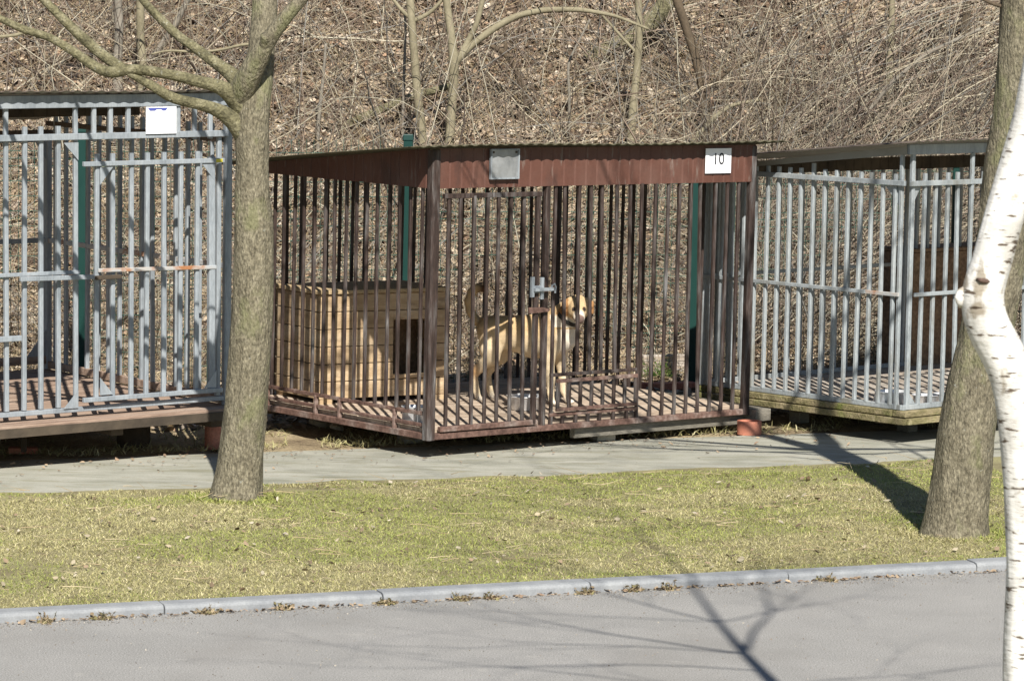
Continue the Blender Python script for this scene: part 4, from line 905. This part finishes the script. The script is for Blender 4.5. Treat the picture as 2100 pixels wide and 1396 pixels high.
for k_ in range(16):
    z_ = 6.0+k_*.32; sg_ = -1 if k_ % 2 else 1
    st_.append(((1.9+float(np.interp(z_, [6.2, 7.6, 9.2, 11], [0, .05, -.04, 0])), 9.42, z_), (sg_*.9, rng.normal(0, .6), rng.uniform(.2, .7)), 1.5-.05*k_, .012-.0004*k_))
st_ = [(a_, b_, c_, d_*.75) for a_, b_, c_, d_ in st_]; mb = twigs(st_, 3, 21); obj_rel('crown', mb.v, mb.f, M['saplingdark'], BT, org)

# --- saplings and logs on the hillside, each its own thing
def hillY(px, py):      # distance at which this pixel's ray meets the hillside
    ys = np.linspace(24, 34, 400); d = ray(px, py); x = d[0]/d[1]*ys; z = CH+d[2]/d[1]*ys
    k = np.argmax(hill_z(x, ys) > z); return float(ys[k])
def sapling(name, limbs, m, label, cat='tree', group=None, near=None):
    b = limbs[0][0][0]; Yb = near or hillY(*b[:2])-.02; org = A(b[0], b[1], Yb)
    root = empty(name, org, label=label, cat=cat, group=group)
    for i, (pts, rad) in enumerate(limbs):
        V, Fs = join_limbs([limb(px_pts(pts, Yb), [q*Yb/7000 for q in rad], 16, step=.03, rough=.07)])
        obj_rel('trunk' if i == 0 else 'branch', V, Fs, M[m], root, org)
    return root
SG = 'saplings on the slope'
sapling('sapling', [([(872, 330), (866, 280), (855, 180), (848, 90), (841, 0), (836, -80)], [9, 9, 8.5, 8, 8, 7]), ([(848, 42), (825, 25), (800, -10)], [4, 4, 3]), ([(850, 42), (880, 30), (912, -5)], [5, 4, 3])], 'sapling', 'straight olive sapling rising behind the left end of the brown kennel roof', group=SG)
sapling('sapling', [([(917, 335), (923, 280), (928, 200), (932, 130), (924, 60), (915, 0), (910, -60)], [9, 9, 9, 10, 8, 7, 6]), ([(936, 128), (955, 95), (978, 50), (992, -10)], [7, 6, 5.5, 5]), ([(938, 125), (965, 95), (1010, 60), (1060, 32), (1120, 20), (1190, 20), (1260, 32), (1330, 60)], [7, 7, 7, 6.5, 6, 5, 3.5, 2.5])], 'sapling', 'forked olive sapling with one long arching limb above the kennel roof', group=SG)
sapling('sapling', [([(1088, 245), (1075, 190), (1055, 135), (1032, 105), (1000, 92), (975, 85)], [5, 6, 6, 6, 5, 4]), ([(1036, 108), (1038, 70), (1030, 40)], [4, 3, 2])], 'saplingdark', 'dark crooked sapling leaning left on the slope above the metal plate', group=SG)
sapling('sapling', [([(1292, 320), (1298, 220), (1308, 130), (1312, 60), (1308, -20)], [9, 8, 8, 7, 7]), ([(1306, 110), (1260, 60), (1225, 20)], [3, 3, 2])], 'sapling', 'slim upright sapling behind the middle of the brown roof', group=SG)
sapling('sapling', [([(1448, 300), (1440, 180), (1425, 110), (1408, 60), (1385, -10)], [7, 8, 9, 9, 9]), ([(1440, 190), (1500, 140), (1560, 110)], [5, 4, 3])], 'saplingdark', 'dark bent sapling above the number sheet', group=SG)
sapling('sapling', [([(1395, 335), (1420, 290), (1465, 240), (1500, 215), (1560, 205)], [5, 5, 5, 4, 3])], 'sapling', 'thin sapling leaning right just above the brown roof', group=SG)
sapling('sapling', [([(1822, 230), (1826, 120), (1830, 0), (1832, -60)], [7, 7, 6, 6])], 'sapling', 'upright pale sapling in the thicket above the right kennel', group=SG)
sapling('sapling', [([(1966, 230), (1975, 120), (1984, 0), (1990, -60)], [9, 9, 8, 8])], 'saplingdark', 'dark sapling beside the thick leaning tree', group=SG)
sapling('sapling', [([(1690, 330), (1700, 290), (1708, 255), (1715, 240)], [6, 5, 4, 3]), ([(1698, 300), (1760, 250), (1840, 160), (1900, 110), (2010, 60)], [5, 4.5, 4, 4, 3])], 'saplinggrey', 'pale arching sapling sweeping right over the right kennel roof', group=SG)
sapling('sapling', [([(242, 200), (241, 120), (245, 60), (240, -30)], [10, 9, 9, 8])], 'saplinggrey', 'pale grey trunk behind the left kennel roof', group=SG)
sapling('sapling', [([(280, 215), (295, 150), (288, 80), (288, 20), (286, -30)], [9, 8, 8, 8, 8])], 'sapling', 'greenish trunk beside the pale grey one above the notice', group=SG)
sapling('sapling', [([(652, 320), (652, 260), (657, 210), (664, 150), (668, 90)], [4, 4, 3.5, 3, 2.5])], 'saplinggrey', 'thin grey sapling just right of the forked tree', group=SG)
sapling('sapling', [([(300, 130), (320, 110), (360, 50), (390, -10)], [7, 6, 6, 5])], 'saplinggrey', 'grey sapling leaning right behind the forked tree branches', group=SG)
sapling('sapling', [([(1165, 300), (1168, 200), (1164, 130), (1210, 40)], [3, 3, 2.5, 2])], 'saplinggrey', 'thinnest pale stem standing behind the middle of the brown roof', group=SG)
sapling('sapling', [([(825, 290), (828, 170), (832, 60), (830, 30)], [3, 3, 2.5, 2])], 'saplinggrey', 'thin pale stem beside the green fence post top', group=SG)
sapling('fallen_log', [([(1205, 125), (1255, 100), (1310, 70), (1350, 30), (1385, -20)], [16, 18, 18, 18, 16])], 'barkgreen', 'thick grey fallen trunk lying up the slope at top middle', 'log')
sapling('fallen_log', [([(700, 262), (750, 238), (800, 218), (850, 196), (900, 184), (925, 176)], [8, 8.5, 8, 8, 7, 6])], 'barkgreen', 'mossy fallen branch slanting behind the two olive saplings', 'log')
sapling('fallen_log', [([(655, 262), (690, 270), (730, 276), (790, 280)], [8, 9, 9, 8])], 'saplingdark', 'short brown log lying beside the green fence post', 'log')
sapling('fallen_log', [([(85, 128), (130, 122), (175, 120)], [7, 7, 6])], 'saplingdark', 'short dark log on the slope behind the long left branch', 'log')

# stone by the kerb
st = MB(); st.lathe([(.001, 0), (.034, 0), (.036, .012), (.026, .03), (.012, .04), (.001, .042)], seg=9)
rk = st.build('stone', M['stone'], smooth=False); rk.location = [float(c) for c in G(2018, 1166, -.045)]; rk.rotation_euler = (.1, .25, .6); rk.scale = (1.25, .9, 1); tag(rk, 'pale angular stone resting against the kerb near the birch', 'stone')
for (px, py, s_, lb) in ((655, 873, 1.6, 'grey stone under the left side of the brown kennel'), (690, 880, 1.0, 'small stone beside the larger one under the brown kennel')):
    r2 = rk.copy(); r2.data = rk.data; COL.objects.link(r2); r2.location = [float(c) for c in G(px, py, 0)]; r2.scale = (1.4*s_, s_, s_*1.1); tag(r2, lb, 'stone')

# ------------------------------------------------------------------ the dog: one continuous surface from a distance field
def build_dog():
    h = .0065
    lo = np.array([-.40, -.22, -.01]); hi = np.array([.56, .20, .80])
    nx, ny, nz = (np.ceil((hi-lo)/h)).astype(int)
    gx, gy, gz = np.meshgrid(lo[0]+h*np.arange(nx), lo[1]+h*np.arange(ny), lo[2]+h*np.arange(nz), indexing='ij')
    G3 = np.stack([gx, gy, gz], -1).astype(np.float32); Dm = np.full(gx.shape, 9., np.float32)
    def cap(p0, r0, p1, r1, k=.03, sy=1.0):
        nonlocal Dm
        p0 = np.array(p0, np.float32); p1 = np.array(p1, np.float32); pad = max(r0, r1)+.09
        a = np.clip(((np.minimum(p0, p1)-pad-lo)/h).astype(int), 0, None); b = ((np.maximum(p0, p1)+pad-lo)/h).astype(int)
        sl_ = tuple(slice(a[i], max(a[i]+1, b[i])) for i in range(3)); g = G3[sl_]
        q = g-p0; d = p1-p0; s = np.array([1, sy, 1], np.float32)
        t = np.clip(((q*s)@(d*s))/max(1e-9, float((d*s)@(d*s))), 0, 1)
        dist = np.linalg.norm((q-t[..., None]*d)*s, axis=-1)-(r0+(r1-r0)*t)
        D0 = Dm[sl_]; hh = np.clip(.5+.5*(D0-dist)/k, 0, 1); Dm[sl_] = D0*(1-hh)+dist*hh-k*hh*(1-hh)
    # trunk: deep chest, tucked belly
    cap((.20, 0, .405), .122, (.10, 0, .41), .122, .04, 1.25); cap((.10, 0, .41), .118, (-.06, 0, .425), .093, .04, 1.15)
    cap((-.06, 0, .425), .093, (-.19, 0, .44), .082, .04, 1.05); cap((.24, 0, .43), .10, (.30, 0, .40), .075, .04, 1.1)
    cap((.12, 0, .48), .07, (-.18, 0, .465), .055, .04)
    cap((.19, 0, .49), .075, (.27, -.0, .545), .07, .05)
    # neck and head, turned towards the camera
    cap((.25, 0, .48), .085, (.345, -.025, .585), .072, .045); cap((.32, 0, .42), .065, (.365, -.03, .56), .063, .04)
    hc = np.array([.424, -.072, .612]); f = np.array([.44, -.88, -.15]); f /= np.linalg.norm(f); sd = np.cross(f, [0, 0, 1]); sd /= np.linalg.norm(sd); up = np.cross(sd, f)
    cap((.345, -.025, .565), .066, hc-f*.03-up*.01, .058, .03)
    cap(hc-f*0.0227+up*0.0136, 0.0658, hc+f*0.0227+up*0.0068, 0.0613, 0.0227)
    for s in (-1, 1): cap(hc+sd*0.0295*s-up*0.0170, 0.0432, hc+f*0.0340+sd*0.0249*s-up*0.0227, 0.0340, 0.0227)
    cap(hc+f*0.0511-up*0.0136, 0.0450, hc+f*0.1191-up*0.0380, 0.0335, 0.0227); cap(hc+f*0.0511-up*0.0397, 0.0318, hc+f*0.1078-up*0.0590, 0.0205, 0.0136)
    cap(hc+f*0.1339-up*0.0227, 0.0136, hc+f*0.1384-up*0.0249, 0.0125, 0.0068)
    # brow ridge
    for s in (-1, 1): cap(hc+f*0.0545+sd*0.0249*s+up*0.0249, 0.0159, hc+f*0.0567+sd*0.0340*s+up*0.0181, 0.0136, 0.0136)
    # drooping ears
    for s in (-1, 1):
        e0 = hc-f*0.0091+sd*0.0522*s+up*0.0511; e1 = hc+f*0.0057+sd*0.0817*s+up*0.0295; e2 = hc+f*0.0181+sd*0.0908*s-up*0.0249
        cap(e0, 0.0170, e1, 0.0181, 0.0136); cap(e1, 0.0181, e2, 0.0102, 0.0091); cap(e0+f*0.0136, 0.0113, e1+f*0.0205-up*0.0113, 0.0113, 0.0113)
    # front legs (near one at y<0)
    for (x, y, dx) in ((.252, -.075, .010), (.276, .070, .035)):
        cap((.255, y*.85, .42), .068, (x-.02, y, .30), .048, .035); cap((x-.02, y, .30), .043, (x+.0, y, .18), .026, .02)
        cap((x, y, .18), .030, (x+dx*.3, y, .075), .0225, .012); cap((x+dx*.3, y, .16), .025, (x+dx*.3, y, .145), .025, .012)
        cap((x+dx*.3, y, .08), .020, (x+dx, y, .03), .021, .012)
        for t in (-1.5, -.5, .5, 1.5): cap((x+dx+.004, y+t*.011, .018), .0125, (x+dx+.036-abs(t)*.004, y+t*.014, .012), .0105, .005)
    # hind legs
    for (x, y) in ((-.235, -.07), (-.205, .075)):
        cap((-.165, y*.75, .44), .082, (-.155, y*.95, .33), .066, .04); cap((-.155, y*.95, .33), .066, (-.14, y, .27), .045, .03)
        cap((-.15, y, .28), .045, (x-.015, y, .185), .030, .022); cap((x-.015, y, .185), .024, (x-.03, y, .155), .020, .012)
        cap((x-.028, y, .158), .022, (x-.012, y, .06), .0205, .012); cap((x-.012, y, .06), .019, (x, y, .026), .021, .012)
        for t in (-1.5, -.5, .5, 1.5): cap((x+.004, y+t*.010, .017), .012, (x+.032-abs(t)*.004, y+t*.013, .0115), .010, .005)
    cap((-.07, 0, .345), .022, (-.02, 0, .325), .016, .015)
    # tail curling up and over
    T = [(-.24, 0, .475), (-.285, 0, .50), (-.325, 0, .555), (-.335, 0, .62), (-.315, 0, .675), (-.275, 0, .705), (-.235, 0, .70), (-.212, 0, .665)]; R = [.032, .027, .027, .028, .028, .025, .020, .010]
    for i in range(7): cap(T[i], R[i], T[i+1], R[i+1], .012)
    # surface nets
    S = Dm < 0; c = S[:-1, :-1, :-1].astype(np.int8)
    tot = sum(S[i:S.shape[0]-1+i, j:S.shape[1]-1+j, k:S.shape[2]-1+k].astype(np.int8) for i in (0, 1) for j in (0, 1) for k in (0, 1))
    act = (tot > 0) & (tot < 8); ids = -np.ones(act.shape, int); ids[act] = np.arange(act.sum()); ci = np.argwhere(act)
    acc = np.zeros((len(ci), 3)); cnt = np.zeros(len(ci))
    corners = [(i, j, k) for i in (0, 1) for j in (0, 1) for k in (0, 1)]
    for a in corners:
        for ax in range(3):
            if a[ax]: continue
            b = list(a); b[ax] = 1
            da = Dm[ci[:, 0]+a[0], ci[:, 1]+a[1], ci[:, 2]+a[2]]; db = Dm[ci[:, 0]+b[0], ci[:, 1]+b[1], ci[:, 2]+b[2]]
            m = (da < 0) != (db < 0); t = np.where(m, da/(da-db+1e-12), 0)
            p = np.array(a, float)[None]+np.eye(3)[ax][None]*t[:, None]; acc[m] += p[m]; cnt[m] += 1
    V = lo+(ci+acc/np.maximum(cnt, 1)[:, None])*h
    Fq = []
    for ax in range(3):
        o = [0, 0, 0]; o[ax] = 1; b, c2 = [(1, 2), (2, 0), (0, 1)][ax]
        s0 = S[:-1, :-1, :-1]; s1 = S[o[0]:S.shape[0]-1+o[0], o[1]:S.shape[1]-1+o[1], o[2]:S.shape[2]-1+o[2]]
        e = np.argwhere(s0 != s1); e = e[(e[:, b] > 0) & (e[:, c2] > 0)]
        eb = np.eye(3, dtype=int)[b]; ec = np.eye(3, dtype=int)[c2]
        q = np.stack([ids[tuple((e-eb-ec).T)], ids[tuple((e-ec).T)], ids[tuple(e.T)], ids[tuple((e-eb).T)]], -1)
        fl = ~s0[tuple(e.T)]; q[fl] = q[fl][:, ::-1]; Fq.append(q)
    Fq = np.concatenate(Fq); Fq = Fq[(Fq >= 0).all(1)]
    # coat colours by region
    x, y, z = V.T; tan = np.array([.52, .37, .205]); cream = np.array([.67, .55, .38]); white = np.array([.74, .67, .57]); orange = np.array([.33, .175, .075]); brown = np.array([.10, .05, .025])
    nse = (fbm(x*30+9, z*30, 1)-.5)[:, None]
    mixf = lambda a, b, t: a*(1-np.clip(t, 0, 1)[:, None])+b*np.clip(t, 0, 1)[:, None]
    C = mixf(np.tile(tan, (len(V), 1)), np.tile(cream, (len(V), 1)), (.47-z)/.13+nse[:, 0]*.6)
    C = mixf(C, np.tile(white, (len(V), 1)), np.maximum((.06-z)/.05, np.where((x > .27) & (z < .48), (x-.29)/.05, 0)))
    C = mixf(C, np.tile(np.array([.55, .30, .12]), (len(V), 1)), np.exp(-(((x+.25)/.03)**2+((z-.19)/.05)**2))*.8)
    hd = V-hc; df = hd@f; ds = hd@sd; du = hd@up; df = df/1.135; ds = ds/1.135; du = du/1.135
    ishead = (np.linalg.norm(hd, axis=1) < .19) & (z > .49) & (df > -.06)
    C = np.where((ishead & (df > -.02))[:, None], mixf(C, np.tile(np.array([.50, .37, .22]), (len(V), 1)), np.full(len(V), .7)), C)
    C = np.where(ishead[:, None], mixf(C, np.tile(white, (len(V), 1)), np.maximum((df-.078)/.015, (-.042-du)/.015)*.85), C)
    C = np.where((ishead & (np.abs(ds) > .054) & (du > -.042) & (df > -.034) & (df < .05))[:, None], orange[None], C)
    C = np.where(((x < -.2) & (z > .62))[:, None], mixf(C, np.tile(brown, (len(V), 1)), (x+.285)/.05), C)
    for s_ in (-1, 1):
        ed = np.linalg.norm(V-(hc+f*.078+sd*.029*s_+up*.010), axis=1); C = np.where((ed < .016)[:, None], np.array([.05, .03, .02])[None], C)
    C = np.where((ishead & (np.abs(du+.040) < .004) & (df > .075))[:, None], C*.3, C)
    C = np.where((ishead & (df > .118))[:, None], np.array([.22, .15, .13])[None], C)
    C = np.clip(C*(1+nse*.25), 0, 1)
    return V, Fq, C, hc, f, sd, up
V, Fq, C, hc, hf, hs, hu = build_dog()
dp = (G(977, 818, .17)+G(1136, 828, .17))/2
DOG = mesh_obj('dog', V, Fq, M['fur'], smooth=True, colors=C)
DOG.location = (float(dp[0])+.012, float(dp[1])+.0, .168); DOG.rotation_euler = (0, 0, D2R(-22))
tag(DOG, 'tan dog with curled tail and black collar standing behind the bars, looking this way', 'dog')
sm = DOG.modifiers.new('smooth', 'SMOOTH'); sm.factor = .5; sm.iterations = 2
for s in (-1, 1):
    e = MB(); 
    prof = [(.0001, -.0075)]+[(.009*math.cos(a), .009*math.sin(a)) for a in np.linspace(-1.4, 1.4, 7)]+[(.0001, .0075)]
    e.lathe(prof, seg=14); o = e.build('eye', M['ink'], DOG, smooth=True); o.location = [float(c) for c in hc+hf*.076+hs*.029*s+hu*.010]
# collar: a band round the neck
nk = np.array([.350, -.028, .555]); ax_ = np.array([.085, -.025, .105]); ax_ = Vector(ax_/np.linalg.norm(ax_)); a_ = ax_.orthogonal().normalized(); b_ = ax_.cross(a_)
cl = MB(); n_ = 40
for i in range(n_):
    q = 2*math.pi*i/n_; d_ = a_*math.cos(q)+b_*math.sin(q)
    for (rr, t) in ((.074, -.012), (.080, -.012), (.080, .012), (.074, .012)): cl.v.append(tuple(Vector(nk)+d_*(rr+.004)+ax_*t))
for i in range(n_):
    for j in range(4): cl.f.append((i*4+j, i*4+(j+1) % 4, ((i+1) % n_)*4+(j+1) % 4, ((i+1) % n_)*4+j))
cl.build('collar', M['collar'], DOG)
